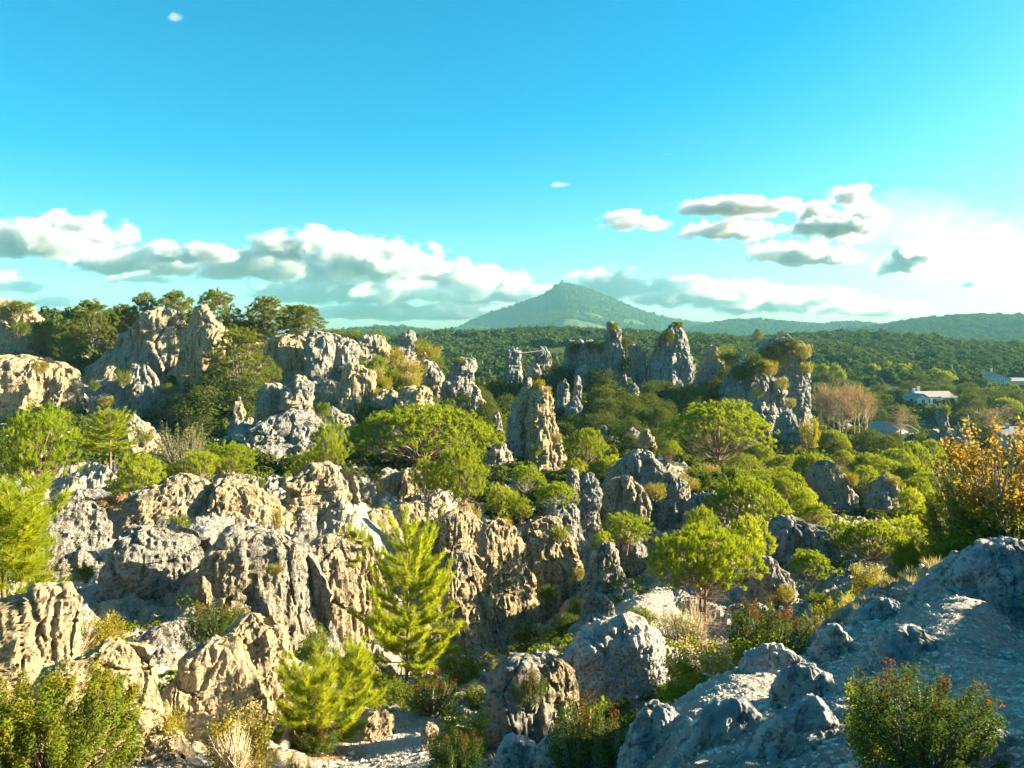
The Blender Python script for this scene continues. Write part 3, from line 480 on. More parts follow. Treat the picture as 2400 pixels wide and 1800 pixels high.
pl('U', 1, 'small open umbrella pine above the dark cliff', 1882, 1958, 1184, 1250, 50)
pl('U', 0, 'dark dense pine overhanging the orange gully right of the dark cliff', 1962, 2130, 1222, 1350, 42)
pl('R', 1, 'bright flat pine top joining the dense pine and the orange shrub', 2060, 2215, 1210, 1300, 46)
pl('U', 2, 'small shaded pine growing against the dark cliff', 1848, 1948, 1288, 1395, 40)
pl('R', 0, 'rounded bright pine left of the wide umbrella pine', 1600, 1690, 1185, 1270, 50)
pl('R', 1, 'low green pine clump under the airy umbrella pine', 1315, 1378, 1072, 1110, 70)
pl('R', 0, 'small flat pine beside the shaded sloping slab', 1450, 1516, 1055, 1095, 75)
pl('U', 1, 'thin pale pine above the fluted crag', 1540, 1600, 1033, 1095, 72)
pl('R', 1, 'light green pine left of the fluted crag top', 1405, 1465, 1066, 1120, 66)
pl('R', 0, 'bushy pine between the airy pine and fluted crag', 1372, 1420, 1080, 1130, 66)
pl('T', 0, 'tall young pine with glowing yellow-green branches in the centre foreground', 822, 1076, 1210, 1650, 30)
pl('S', 0, 'young pine with long soft needles beside the fallen log', 642, 842, 1528, 1770, 17)
pl('S', 1, 'second young pine just behind the soft-needled one', 776, 892, 1498, 1690, 19.5)
pl('S', 1, 'long-needled pine branching in from the left edge', -200, 112, 1120, 1450, 13.5)
pl('S', 0, 'low bright pine on the rock behind the tall young pine', 765, 872, 1240, 1335, 36)
# ridge pines upper left
AG = 'ridge pines on the upper left cliffs'
pl('A', 0, 'rounded ridge pine standing clear left of the broad cliff', 168, 262, 704, 815, 124, group=AG)
pl('A', 1, 'low dark pine between the edge cliff and the clear-standing ridge pine', 78, 130, 752, 830, 122, group=AG)
pl('A', 2, 'yellowish small pine in front of the dark low ridge pine', 118, 172, 785, 850, 116, group=AG)
pl('A', 1, 'dark pine at the left foot of the broad cliff peak', 128, 200, 760, 850, 120, group=AG)
pl('A', 1, 'dark ridge pine behind the left shoulder of the broad cliff', 250, 330, 715, 800, 128, group=AG)
pl('A', 2, 'ridge pine rising behind the blunt peak', 298, 380, 686, 790, 130, group=AG)
pl('A', 0, 'ridge pine between the blunt peak and the golden tower', 368, 452, 682, 790, 130, group=AG)
pl('A', 2, 'largest ridge pine right of the golden tower', 448, 566, 680, 810, 122, group=AG)
pl('A', 0, 'ridge pine with flat tiers above the scalloped cliff', 568, 664, 694, 810, 122, group=AG)
pl('A', 1, 'last ridge pine at the right end of the row', 648, 746, 714, 800, 124, group=AG)
pl('A', 2, 'leaning yellow-green pine between golden tower and scalloped cliff', 490, 628, 768, 945, 104, group=AG)
pl('A', 1, 'dark filler pine under the ridge between two taller pines', 540, 620, 750, 830, 126, group=AG)
pl('O', 0, 'large round holm oak in the dark hollow below the golden tower', 408, 548, 903, 1000, 98)
pl('O', 1, 'olive green holm oak against the foot of the leaning pine', 520, 625, 880, 960, 100)
pl('O', 2, 'dark holm oak at the back of the hollow', 360, 440, 930, 1010, 104)
pl('O', 1, 'dark shrubby oak closing the hollow on its right', 540, 610, 940, 1020, 92)
pl('O', 2, 'dark shrubby oak beneath the large round holm oak', 420, 520, 975, 1040, 88)
# crest hedge and golden scrub of the ridge end
for k, (l, r, t, b, Y) in enumerate([(745, 800, 768, 800, 125), (795, 850, 766, 800, 124), (845, 905, 770, 805, 123)]):
    pl('B', k % 3, ['flat dark scrub hedge where the row of ridge pines ends', 'flat dark scrub hedge on the middle of the cliff crest', 'flat dark scrub hedge at the outer end of the cliff crest'][k], l, r, t, b, Y, True, 'scrub on the ridge crest')
GSC = 'golden scrub on the slope below the cliffs'
for k, (l, r, t, b, Y) in enumerate([(900, 950, 812, 860, 114), (925, 990, 840, 905, 108), (900, 945, 865, 925, 104), (940, 985, 870, 930, 104), (975, 1030, 800, 850, 122), (1000, 1036, 830, 865, 120),
                                      (885, 920, 880, 930, 100), (860, 900, 860, 910, 102), (830, 870, 840, 880, 106), (950, 990, 900, 945, 98), (870, 910, 905, 940, 95), (975, 1000, 848, 880, 114)]):
    pl('G' if k % 3 != 2 else 'B', k % 2, 'golden green scrub bush on the steep slope above the flat blocks', l, r, t, b, Y, False, GSC)
pl('U', 1, 'small bright umbrella pine among the golden scrub', 858, 912, 832, 880, 104)
pl('B', 1, 'fresh green bush beside the big smooth slab', 838, 872, 940, 985, 91)
# bushes on rocks
RBS = [('B', 0, 'dark bush on the crest of the left edge cliff', -10, 60, 698, 735, 120), ('B', 1, 'olive bush hanging on the left edge cliff face', 20, 60, 745, 785, 118),
       ('G', 0, 'golden bush on top of the sunlit tan rock wall', 76, 106, 842, 872, 95), ('G', 0, 'bushes crowning the right half of the central pinnacle', 1248, 1276, 885, 922, 86),
       ('G', 1, 'low bush on the right shoulder of the central pinnacle', 1262, 1292, 902, 932, 86), ('G', 1, 'golden tuft clinging to the right edge of the central pinnacle', 1292, 1316, 1012, 1045, 84),
       ('B', 1, 'green bush growing from the front of the central pinnacle', 1244, 1270, 1040, 1068, 84), ('O', 0, 'oak scrub on the bush-topped crag', 1330, 1366, 795, 832, 141),
       ('B', 2, 'thin scrub on top of the shaded crag', 1372, 1412, 796, 815, 139), ('B', 0, 'dark tuft on the tip of the needle spire', 1428, 1450, 752, 772, 138),
       ('O', 1, 'oak bush filling the gap right of the needle spire', 1446, 1490, 785, 850, 140), ('O', 2, 'dark oak below the gap of the needle spire', 1446, 1486, 830, 900, 138),
       ('O', 0, 'dark ivy mass on the left flank of the leaning tower', 1550, 1582, 770, 840, 133), ('B', 0, 'scrub on the tip of the leaning tower', 1580, 1602, 750, 768, 134),
       ('O', 1, 'scrub cap on the left of the rear pinnacle', 1782, 1850, 800, 862, 139), ('O', 2, 'scrub cap on the crown of the rear pinnacle', 1826, 1880, 786, 822, 140),
       ('G', 1, 'golden scrub on the right rim of the rear pinnacle', 1868, 1904, 800, 850, 139), ('G', 0, 'yellow scrub on the sunlit ledge of the rear pinnacle', 1880, 1908, 845, 895, 138),
       ('O', 0, 'leafy oak crowning the great pale pinnacle', 1748, 1800, 824, 880, 125), ('G', 0, 'golden oak scrub on the shoulder of the great pale pinnacle', 1788, 1824, 840, 885, 124),
       ('O', 2, 'dark scrub at the top left of the great pale pinnacle', 1716, 1760, 850, 890, 125), ('G', 1, 'yellow bush below the shoulder of the great pale pinnacle', 1820, 1850, 880, 930, 123),
       ('G', 1, 'gold tuft on the right flank above the hanging bulge', 1842, 1866, 930, 990, 123),
       ('B', 2, 'ivy streak hanging down the great pale pinnacle', 1766, 1790, 905, 955, 123.5), ('B', 1, 'round tree in front of the weathered crest', 1686, 1736, 802, 870, 142),
       ('U', 1, 'lone little pine on the taller grove rock', 1956, 2004, 1056, 1100, 76), ('B', 1, 'dark scrub along the taller grove rock top', 1920, 1990, 1082, 1110, 76),
       ('G', 0, 'golden scrub on the right shoulder of the taller grove rock', 1986, 2016, 1105, 1150, 75), ('G', 1, 'small tuft on top of the smaller grove rock', 2080, 2116, 1112, 1140, 72.5),
       ('B', 0, 'dark tuft on top of the crooked stone chimney', 2208, 2230, 948, 975, 175), ('B', 1, 'dark tuft on the leaning village rock', 2250, 2272, 974, 1000, 172),
       ('B', 2, 'bush on the shoulder of the rounded ridge knob', 968, 1000, 790, 840, 124), ('B', 0, 'small bush on the overhanging pillar', 1062, 1090, 836, 852, 112.5),
       ('B', 1, 'scrub on the face of the broad grey cliff', 262, 300, 862, 912, 106), ('B', 2, 'shrub in the gully at the foot of the golden tower', 378, 404, 894, 930, 108),
       ('B', 0, 'tuft on the spur right of the overhanging beak', 205, 230, 890, 912, 104), ('G', 0, 'golden tuft on the low crag below the broad cliff', 228, 258, 925, 968, 97),
       ('B', 1, 'scrub on the sloping sunlit boulder', 318, 352, 1004, 1040, 77), ('B', 2, 'shrub on the ridge of the scalloped cliff', 615, 655, 850, 890, 108),
       ('B', 0, 'bright bush at the right foot of the paired knolls', 728, 772, 940, 975, 83), ('G', 1, 'small yellow tuft on the lower grey knoll', 620, 640, 985, 1015, 84)]
for (kd, v, lb, l, r, t, b, Y) in RBS: pl(kd, v, lb, l, r, t, b, Y, True)
# shrubs of the near and middle ground
SH = [('J', 0, 'big feathery juniper filling the bottom left corner', -90, 300, 1590, 1900, 8.5), ('H', 0, 'red and green heath shrub in front of the left rock face', 85, 190, 1400, 1540, 15.5),
      ('G', 0, 'golden olive shrub left of the gravel terrace', 180, 300, 1440, 1545, 17), ('X', 0, 'dry twiggy shrub between the red heath and golden shrub', 130, 230, 1430, 1540, 16.5),
      ('H', 1, 'yellow bush glowing on the sunlit fluted rock', 425, 565, 1432, 1545, 19), ('G', 1, 'yellow pine-like tuft on top of the glowing yellow bush', 470, 566, 1430, 1500, 19.5),
      ('G', 0, 'yellow-green shrub at the foot of the big sunlit pitted boulder', 320, 430, 1660, 1800, 12.5), ('G', 1, 'wide golden shrub at the bottom below the fluted rock', 490, 645, 1660, 1830, 12),
      ('X', 0, 'bare twiggy shrub in front of the big sunlit pitted boulder', 500, 600, 1680, 1830, 11.5), ('X', 0, 'brown twiggy shrub between sponge rock and pitted boulder', 296, 370, 1640, 1740, 14),
      ('B', 0, 'round olive shrub on the rounded rock hump', 380, 448, 1206, 1270, 36), ('L', 0, 'pale feathery shrub on the rock terrace', 500, 580, 1222, 1300, 34),
      ('X', 0, 'straw coloured dry shrub below the pale feathery shrub', 525, 590, 1265, 1320, 33), ('B', 1, 'small green shrub right of the round olive shrub', 428, 455, 1255, 1290, 35),
      ('G', 0, 'yellow shrub beside the big blocky rock', 636, 662, 1190, 1230, 40), ('H', 0, 'small red-tipped shrub before the low bright pine', 720, 770, 1258, 1300, 38),
      ('G', 1, 'golden bush on the canyon crest beside the tall bright pine', 1060, 1125, 1180, 1262, 46), ('G', 0, 'second golden bush stepping down the canyon crest', 1030, 1080, 1195, 1250, 47),
      ('G', 0, 'round yellow bush on top of the central canyon buttress', 1155, 1200, 1210, 1245, 44), ('B', 1, 'green bush on the end buttress of the canyon wall', 1290, 1332, 1228, 1270, 46),
      ('B', 0, 'dark green bush in the cleft below the end buttress', 1262, 1302, 1370, 1425, 42), ('G', 1, 'gold bush hanging on the orange tip of the canyon wall', 1340, 1368, 1330, 1375, 44),
      ('B', 0, 'round olive bush on the gravel path below the main pine', 1470, 1540, 1440, 1508, 29), ('L', 0, 'pale airy shrub beside the trunk of the main pine', 1530, 1640, 1428, 1520, 29),
      ('X', 0, 'bare grey twigs round the foot of the main pine', 1560, 1680, 1400, 1530, 30), ('G', 0, 'small yellow shrub right of the fissured rock', 1825, 1865, 1370, 1420, 36),
      ('H', 0, 'large red-tipped shrub on the crest of the gravel slope', 1720, 1905, 1418, 1580, 10.4), ('B', 2, 'dark green base shrub under the red-tipped one', 1735, 1880, 1490, 1600, 10.0),
      ('G', 1, 'yellow-green airy shrub right of the big blue-grey boulder', 1545, 1740, 1500, 1640, 15), ('B', 1, 'dark olive shrub at the foot of the airy yellow shrub', 1560, 1700, 1580, 1690, 13.5),
      ('Y', 3, 'small yellow-green sapling on the slope crest', 1965, 2010, 1380, 1470, 16), ('G', 0, 'bright yellow shrub behind the slope crest', 1905, 1990, 1405, 1480, 18),
      ('L', 0, 'pale silvery shrub behind the slope crest', 1880, 1960, 1430, 1500, 15.5), ('G', 1, 'orange-lit bush in the gully under the dense pine', 1990, 2070, 1330, 1440, 30),
      ('G', 0, 'golden bush beside the orange-lit gully', 2040, 2120, 1350, 1440, 28), ('B', 1, 'green shrub in the notch below the small shaded pine', 1885, 1935, 1385, 1420, 35),
      ('J', 0, 'dark juniper with dense sprays on the slope crest', 2090, 2210, 1290, 1430, 14), ('B', 2, 'dark thicket at the foot of the orange shrub', 2180, 2420, 1240, 1400, 14.5),
      ('E', 0, 'tall orange-leaved shrub lit by the sun at the right edge', 2215, 2480, 990, 1330, 15), ('E', 1, 'lower orange and green shrub left of the tall orange-leaved one', 2170, 2330, 1110, 1340, 15.5),
      ('E', 1, 'twiggy dark shrub behind the tall orange-leaved one', 2250, 2500, 1150, 1360, 14.5),
      ('H', 1, 'big dark heath with red flower heads on the shaded gravel slope', 2010, 2320, 1585, 1830, 4.5), ('B', 1, 'loose green shrub at the left of the dark heath', 1980, 2110, 1600, 1830, 4.9),
      ('H', 1, 'olive heath shrub with tall stems at the bottom between pale boulders', 1285, 1480, 1650, 1850, 8.5), ('X', 0, 'dry pale stalks in the olive heath at the bottom', 1380, 1460, 1690, 1850, 8.3),
      ('H', 0, 'little red-tipped bush growing on the pale ribbed rock', 1200, 1285, 1580, 1665, 17), ('G', 0, 'golden shrub in the canyon mouth', 1150, 1220, 1545, 1620, 24),
      ('X', 0, 'dry brown stalks at the canyon mouth', 1190, 1260, 1540, 1600, 22), ('H', 0, 'dark mixed shrub with red leaves beneath the tall young pine', 950, 1080, 1590, 1700, 20),
      ('B', 1, 'grey-green rosemary-like shrub beside the bottom path', 1000, 1150, 1660, 1790, 14), ('H', 1, 'yellow and dark shrub at the bottom centre edge', 1000, 1130, 1720, 1850, 12),
      ('B', 0, 'dark green shrub in the canyon shade by the young pine trunk', 880, 970, 1590, 1680, 25), ('B', 2, 'dark shrub at the foot of the canyon buttress', 1030, 1130, 1530, 1620, 30),
      ('B', 1, 'leafy green plant in the canyon bottom', 1085, 1140, 1600, 1650, 22), ('H', 0, 'rust coloured low bush under the second young pine', 690, 800, 1690, 1775, 16.5),
      ('O', 1, 'dark oak scrub in the canyon shade', 1190, 1290, 1480, 1570, 33), ('O', 0, 'dark oak scrub further up the canyon', 1290, 1370, 1440, 1520, 38), ('B', 0, 'shrub in the shaded canyon corner', 1330, 1375, 1400, 1450, 40),
      ('B', 0, 'dark shrub in a notch of the low dark wall', 175, 215, 1320, 1370, 32), ('G', 1, 'small gold shrub on the long dark rock face', 620, 660, 1320, 1350, 29),
      ('B', 1, 'scrub in the cleft beside the long dark rock face', 700, 770, 1470, 1540, 27), ('G', 0, 'yellow tuft under the split boulder blocks', 862, 890, 1125, 1165, 53),
      ('G', 0, 'golden shrub below the fluted crag ledge', 1515, 1560, 1130, 1170, 55), ('G', 1, 'straw-gold shrub on the right of the fluted crag', 1560, 1610, 1100, 1150, 58),
      ('G', 1, 'olive gold shrub at the foot of the central pinnacle', 1270, 1320, 1100, 1130, 78), ('B', 2, 'dark shrub right of the pinnacle foot', 1310, 1350, 1105, 1140, 76),
      ('G', 0, 'tall golden column-like bush beside the great pinnacle base', 1872, 1920, 976, 1068, 122)]
for (kd, v, lb, l, r, t, b, Y) in SH: pl(kd, v, lb, l, r, t, b, Y)
for k, (l, r, t, b, Y) in enumerate([(1600, 1660, 1092, 1130, 72), (1640, 1690, 1085, 1125, 74), (1700, 1745, 1090, 1135, 70), (1590, 1640, 1118, 1150, 64), (1725, 1765, 1095, 1130, 72)]):
    pl('G' if k % 2 else 'B', k % 2, 'olive shrub at the foot of the open umbrella pine', l, r, t, b, Y, False, 'shrubs below the open umbrella pine')
# grove of umbrella pines on the right
for k, (l, r, t, b, Y) in enumerate([(1735, 1825, 1040, 1120, 100), (1700, 1790, 1062, 1140, 88), (1800, 1880, 1065, 1140, 95), (1850, 1965, 1062, 1150, 90), (1770, 1890, 1095, 1180, 80),
        (1730, 1830, 1100, 1170, 76), (1990, 2080, 1062, 1150, 92), (2010, 2130, 1070, 1170, 86), (2060, 2150, 1050, 1140, 100), (2090, 2185, 1035, 1130, 105), (2140, 2215, 1030, 1120, 112),
        (1990, 2065, 1090, 1180, 80), (2090, 2200, 1085, 1180, 84), (2110, 2190, 1118, 1200, 76), (2130, 2230, 1105, 1190, 80), (1918, 1992, 1008, 1085, 118), (1960, 2010, 1062, 1120, 96),
        (2150, 2225, 1150, 1230, 68), (1800, 1870, 1120, 1200, 72), (2050, 2110, 1110, 1180, 80), (1690, 1750, 1070, 1130, 92), (1880, 1940, 1095, 1160, 82)]):
    pl('U', k % 3, 'dense green umbrella pine in the grove around the two grey rocks', l, r, t, b, Y, False, 'umbrella pine grove')
for k, (l, r, t, b, Y) in enumerate([(1850, 1915, 1145, 1230, 55), (1880, 1945, 1180, 1250, 52), (1940, 2005, 1215, 1290, 47), (1830, 1890, 1200, 1270, 50), (2120, 2200, 1190, 1270, 50), (2100, 2165, 1140, 1215, 62)]):
    pl('R', k % 2, 'bright small pine crowded below the two grove rocks', l, r, t, b, Y, False, 'small pines below the grove rocks')
for k, (l, r, t, b, Y) in enumerate([(2000, 2070, 1005, 1070, 140), (2040, 2110, 1018, 1075, 135), (2205, 2255, 1040, 1110, 130), (1940, 1985, 1035, 1080, 115), (2085, 2120, 1010, 1060, 150)]):
    pl('O', k % 3, 'olive round tree between the grove and the village', l, r, t, b, Y, False, 'round trees before the village')
# plane trees without leaves, village side
for k, (l, r, t, b, Y) in enumerate([(1896, 1950, 902, 1035, 168), (1912, 1968, 896, 1035, 167), (1945, 2005, 894, 1035, 168), (1975, 2030, 898, 1035, 167), (2000, 2054, 905, 1035, 168), (1902, 1955, 898, 1035, 165), (1925, 1985, 893, 1040, 163), (1955, 2010, 896, 1042, 165), (1985, 2040, 900, 1040, 162), (2010, 2054, 910, 1040, 166), (1940, 1995, 905, 1045, 160)]):
    pl('P', k % 3, 'leafless brown plane tree in the tall row beside the great pinnacle', l, r, t, b, Y, False, 'row of leafless plane trees')
pl('P', 0, 'lone leafless tree behind the grey-roofed barn', 2068, 2154, 956, 1050, 185)
pl('P', 1, 'spreading leafless tree behind the leaning village rock', 2278, 2388, 945, 1050, 180)
# far umbrella pines above the village
for k, (l, r, t, b, Y) in enumerate([(1912, 1950, 853, 900, 260), (1940, 1978, 852, 900, 255), (1960, 1985, 868, 905, 250), (2022, 2072, 853, 900, 300), (2062, 2096, 846, 895, 310), (2095, 2142, 851, 900, 300), (2105, 2135, 862, 905, 290), (2168, 2214, 862, 905, 295), (2185, 2240, 868, 925, 270)]):
    pl('U', k % 3, 'distant umbrella pine on the bank above the white house', l, r, t, b, Y, False, 'distant umbrella pines above the village')
pl('U', 0, 'broad flat umbrella pine right of the white house', 2322, 2398, 932, 990, 215); pl('O', 0, 'round oak beside the white house wall', 2248, 2304, 920, 975, 222)
pl('A', 0, 'pale lone pine on the skyline of the near hill', 1765, 1788, 771, 792, 420); pl('A', 2, 'second pale pine on the near hill skyline', 1826, 1842, 774, 790, 430)

# ground control points (px, py, Y) and (u, Y, z)
GP = [(2400, 1800, 4.0), (1900, 1800, 4.86), (1600, 1800, 5.6), (2400, 1290, 13.0), (2180, 1345, 13.0), (2020, 1430, 11.0), (1760, 1560, 9.0), (1580, 1670, 7.6), (2200, 1500, 7.66),
      (1950, 1640, 6.42), (2150, 1700, 5.16), (1800, 1700, 6.15), (2300, 1400, 9.3), (1450, 1800, 8.5), (1200, 1800, 10.5), (850, 1780, 17), (980, 1790, 14.5), (1250, 1570, 26), (1340, 1490, 34), (1380, 1450, 39), (940, 1650, 29),
      (1500, 1400, 36), (1480, 1470, 30), (1620, 1515, 32), (1560, 1440, 34), (1450, 1540, 24), (350, 1535, 20.5), (450, 1505, 22), (250, 1520, 19), (300, 1570, 16), (600, 1790, 14), (440, 1800, 11.5), (690, 1760, 17),
      (232, 1330, 34), (236, 1270, 37), (225, 1400, 31), (480, 1230, 37), (560, 1250, 36), (860, 1222, 45), (900, 1206, 48), (835, 1275, 41), (250, 1190, 44), (620, 1170, 44), (150, 1890, 8.0), (0, 1900, 7.5),
      (1150, 1030, 100), (1300, 1020, 110), (1450, 1040, 105), (1600, 1040, 110), (1560, 960, 128), (1450, 930, 142), (1650, 960, 135), (1260, 935, 150), (430, 1010, 98), (1000, 1120, 66),
      (560, 1120, 60), (700, 1130, 56), (100, 1040, 70), (2190, 958, 230), (2340, 915, 300), (2120, 1046, 188), (2385, 1060, 162), (2230, 1046, 195), (2040, 950, 255), (2030, 898, 330), (1970, 1042, 165)]
GR = [(0, 1.2, -1.75), (-.9, 1.2, -2.3), (.9, 1.2, -1.4), (1.5, 1.5, -1.0), (0, 4, -3.1), (-.6, 4, -4.2), (-1.2, 4, -4.6), (-.9, 9, -5.2), (1.2, 4, -1.2), (.85, 8, -2.0), (1.2, 9, -1.0), (.78, 12, -2.6), (1.0, 15, -2.2), (.74, 18, -4.2), (.95, 20, -2.5), (.74, 26, -5.0), (.95, 30, -5), (1.4, 30, -4), (1.2, 50, -4), (.8, 45, -8), (.9, 80, -8), (1.5, 12, -.5), (.35, 16, -7.6), (.5, 18, -6.8), (.35, 24, -10), (.55, 28, -9),
      (-.8, 14, -5.6), (-.8, 20, -6), (-1.2, 30, -5), (-.9, 40, -6), (-.85, 80, -5), (-.75, 130, 0), (-.5, 135, 0), (-.3, 135, -.5), (-1.2, 120, 0), (-1.4, 300, -8), (-.4, 220, -12), (0, 250, -18), (.3, 300, -19),
      (.8, 250, -19), (1.4, 250, -16), (.7, 400, -20), (-.6, 420, -16), (0, 420, -20), (1.5, 700, -24), (-1.5, 700, -24), (0, 900, -26), (.3, 600, -24), (.5, 600, -24), (-.3, 600, -24), (.25, 1000, -26), (.5, 1000, -26), (-.4, 1000, -26), (.4, 300, -20), (.2, 220, -19), (-.2, 300, -18), (1.5, 3600, -30), (-1.5, 3600, -30), (0, 3600, -30), (0, 1700, -28), (1, 1700, -28), (-1, 1700, -28)]
PATHS = [(232, 1330, 34, 1.3), (236, 1275, 37, 1.3), (228, 1390, 31.5, 1.2), (480, 1235, 37, 1.5), (850, 1780, 17, 2.0), (960, 1790, 15, 1.6), (905, 1198, 47, 1.3), (875, 1222, 45, 1.0), (1500, 1400, 36, 2.6), (1490, 1450, 32, 2.0),
         (1560, 1440, 34, 2.4), (1620, 1515, 32, 2.2), (350, 1535, 20.5, 1.6), (440, 1505, 22, 1.8), (280, 1560, 17, 1.2), (330, 1600, 15, .9), (2150, 1600, 6.5, 1.6), (2000, 1600, 7.6, 1.8), (2300, 1700, 5, 1.3), (1850, 1760, 6.5, 1.2), (2100, 1480, 9, 1.6), (1700, 1650, 10, 1.8), (1600, 1750, 9, 1.2)]
SOILS = [(210, 1190, 44, 3.5), (420, 1600, 17, .8), (700, 1770, 16.5, 1.2), (2010, 1440, 28, 2.0), (900, 1680, 22, 1.6)]

def sits_on_rock(l, r, b, Y):
    c = (l + r) / 2
    for q in ROCKS:
        if abs(q[3] - Y) < 2.5 + .05 * Y:
            rows = q[4]
            if rows[0][0] - 4 <= b < rows[-1][0] - 14:
                L_ = np.interp(b, [x[0] for x in rows], [x[1] for x in rows]); R_ = np.interp(b, [x[0] for x in rows], [x[2] for x in rows])
                if L_ < c < R_: return True
    return False
PL = [p if p[10] else p[:10] + (sits_on_rock(p[5], p[6], p[8], p[9]),) for p in PL]
ctl = []
for (px, py, Y) in GP: ctl.append(((px - 1200) / F, Y, -(py - HY) / F, 1.0))
for (u, Y, z) in GR: ctl.append((u, Y, z / Y, 1.0))
for r in ROCKS:
    py, l, rr = r[4][-1]; ctl.append((((l + rr) / 2 - 1200) / F, r[3] - .3, -(py - 8 - HY) / F, .6))
for p in PL:
    if not p[10] and p[5] < 2400: ctl.append((((p[5] + p[6]) / 2 - 1200) / F, p[9], -(p[8] - HY) / F, .5))
ctl = np.array(ctl)
ctlp = np.stack([ctl[:, 0] * 3.0, np.log(ctl[:, 1])], 1)
def _phi(r2): return .5 * r2 * np.log(np.maximum(r2, 1e-12))
_d2 = ((ctlp[:, None] - ctlp[None]) ** 2).sum(-1)
_n = len(ctlp); _K = _phi(_d2) + np.diag(.012 / ctl[:, 3]); _Pm = np.concatenate([np.ones((_n, 1)), ctlp], 1)
_A = np.block([[_K, _Pm], [_Pm.T, np.zeros((3, 3))]])
_sol = np.linalg.solve(_A, np.concatenate([ctl[:, 2], np.zeros(3)]))
def base_height(x, y):
    x = np.asarray(x, float); y = np.asarray(y, float)
    q = np.stack([x / y * 3.0, np.log(y)], 1); o = np.empty(len(q))
    for s in range(0, len(q), 20000):
        e = q[s:s + 20000]; d2 = ((e[:, None] - ctlp[None]) ** 2).sum(-1)
        o[s:s + 20000] = _phi(d2) @ _sol[:_n] + _sol[_n] + e @ _sol[_n + 1:]
    return o * y
def spot_mask(x, y, spots):
    m = np.zeros(len(x))
    for (px, py, Y, r) in spots:
        c = at(px, py, Y); d = np.hypot(x - c[0], (y - c[1]) * .8) / r
        m = np.maximum(m, 1 - sstep(d, .55, 1.25))
    return m
def height(x, y, full=False):
    x = np.asarray(x, float); y = np.asarray(y, float)
    z = base_height(x, y)
    P = np.stack([x, y, z], 1)
    path = spot_mask(x + fbm(P / 1.5, 2, 7) * .5, y, PATHS); soil = spot_mask(x + fbm(P / 1.5, 2, 8) * .5, y, SOILS)
    slope = sstep((x - .26 * y), -1.0, 1.0) * (1 - sstep(y, 13.5, 16))       # the gravel slope by the camera
    near = 1 - sstep(y, 60, 110) * (1 - .8 * sstep(-x / y, .0, .2)) - .8 * sstep(-x / y, .0, .2) * sstep(y, 125, 150)
    near = np.clip(near, 0, 1)
    patch = sstep(fbm(P / 1.3, 3, 71), -.25, .15)
    flat = 1 - np.maximum(np.maximum(path * .9, slope * patch * .8), soil * .8)
    rough = near * flat
    n = fbm(P / 4.5, 4, 11) * np.clip(.02 * y, .1, .7) * (1 - .7 * np.maximum(path, slope))
    rr = ridged(P / np.array([3.4, 3.4, 6.0]), 4, 23, .55)
    n = n + ((rr - .35) * .50 + fbm(P / 1.6, 5, 29, .72) * .40) * rough * np.maximum(np.clip(y / 22, .36, 1.25), .62 * slope)
    q = np.where(y < 115)[0]
    if len(q):
        Pq = P[q] + np.stack([fbm(P[q] / 1.7, 2, 51), fbm(P[q] / 1.7, 2, 52), fbm(P[q] / 1.7, 2, 53)], 1) * .5
        for sc_, am in ((2.8, .34), (.9, .08)):
            f1, f2, cid = worley(Pq / sc_, 61)
            n[q] += ((cid - .5) * am + (.5 - f1) * am * .2 - np.exp(-((f2 - f1) / .06) ** 2) * am * .5) * rough[q] * np.clip(y[q] / 24, .25, 1.2)
    n = n + fbm(P / .45, 3, 31) * .07 * near * (1 - .55 * path) + fbm(P / .16, 3, 37, .7) * .034 * (1 - sstep(y, 16, 34)) * (1 - .4 * path)
    n = n + fbm(P / 14, 3, 41) * sstep(y, 60, 120) * .8 + fbm(P / 60, 3, 43) * sstep(y, 200, 400) * 4
    zz = z + n
    if full:
        veg = sstep(y, 60, 100) * (1 - .65 * sstep(-x / y, .05, .25) * (1 - sstep(y, 125, 150)))
        return zz, path, veg, soil, slope * (.45 + .55 * patch)
    return zz
# ------------------------------------------------------------------ terrain sheet
def build_terrain():
    u = np.concatenate([np.linspace(-1.55, -.7, 34)[:-1], np.linspace(-.7, .72, 500), np.linspace(.72, 1.55, 34)[1:]])
    brk = [(1.15, 3.2, 26), (3.2, 17, 310), (17, 80, 210), (80, 400, 90), (400, 3601, 36)]
    Y = np.concatenate([np.exp(np.linspace(math.log(a_), math.log(b_), n_, endpoint=False)) for a_, b_, n_ in brk])
    U, YY = np.meshgrid(u, Y); X = (U * YY).ravel(); YY = YY.ravel()
    z, path, veg, soil, scree = height(X, YY, True)
    V = np.stack([X, YY, z], 1)
    nu, nw = len(u), len(Y); i = np.arange(nw - 1)[:, None] * nu; j = np.arange(nu - 1)[None]
    f = np.stack([i + j, i + j + 1, i + j + nu + 1, i + j + nu], -1).reshape(-1, 4)
    me = make_mesh('terrain', [(V, f)], [M['terrain']], False, {'path': ('POINT', path), 'veg': ('POINT', veg), 'soil': ('POINT', soil), 'scree': ('POINT', scree)})
    link('terrain', me, label='rocky limestone ground falling from the viewpoint into the valley', kind='structure')
build_terrain()
print('terrain', round(time.time() - T0, 1))
bm_ = make_mesh('ground', [(np.array([[-3600, -400, -52], [3600, -400, -52], [3600, 3600, -52], [-3600, 3600, -52]], float), np.array([[0, 1, 2, 3]]))], [M['hill']])
link('ground', bm_, label='low plain under the far hills', kind='structure')

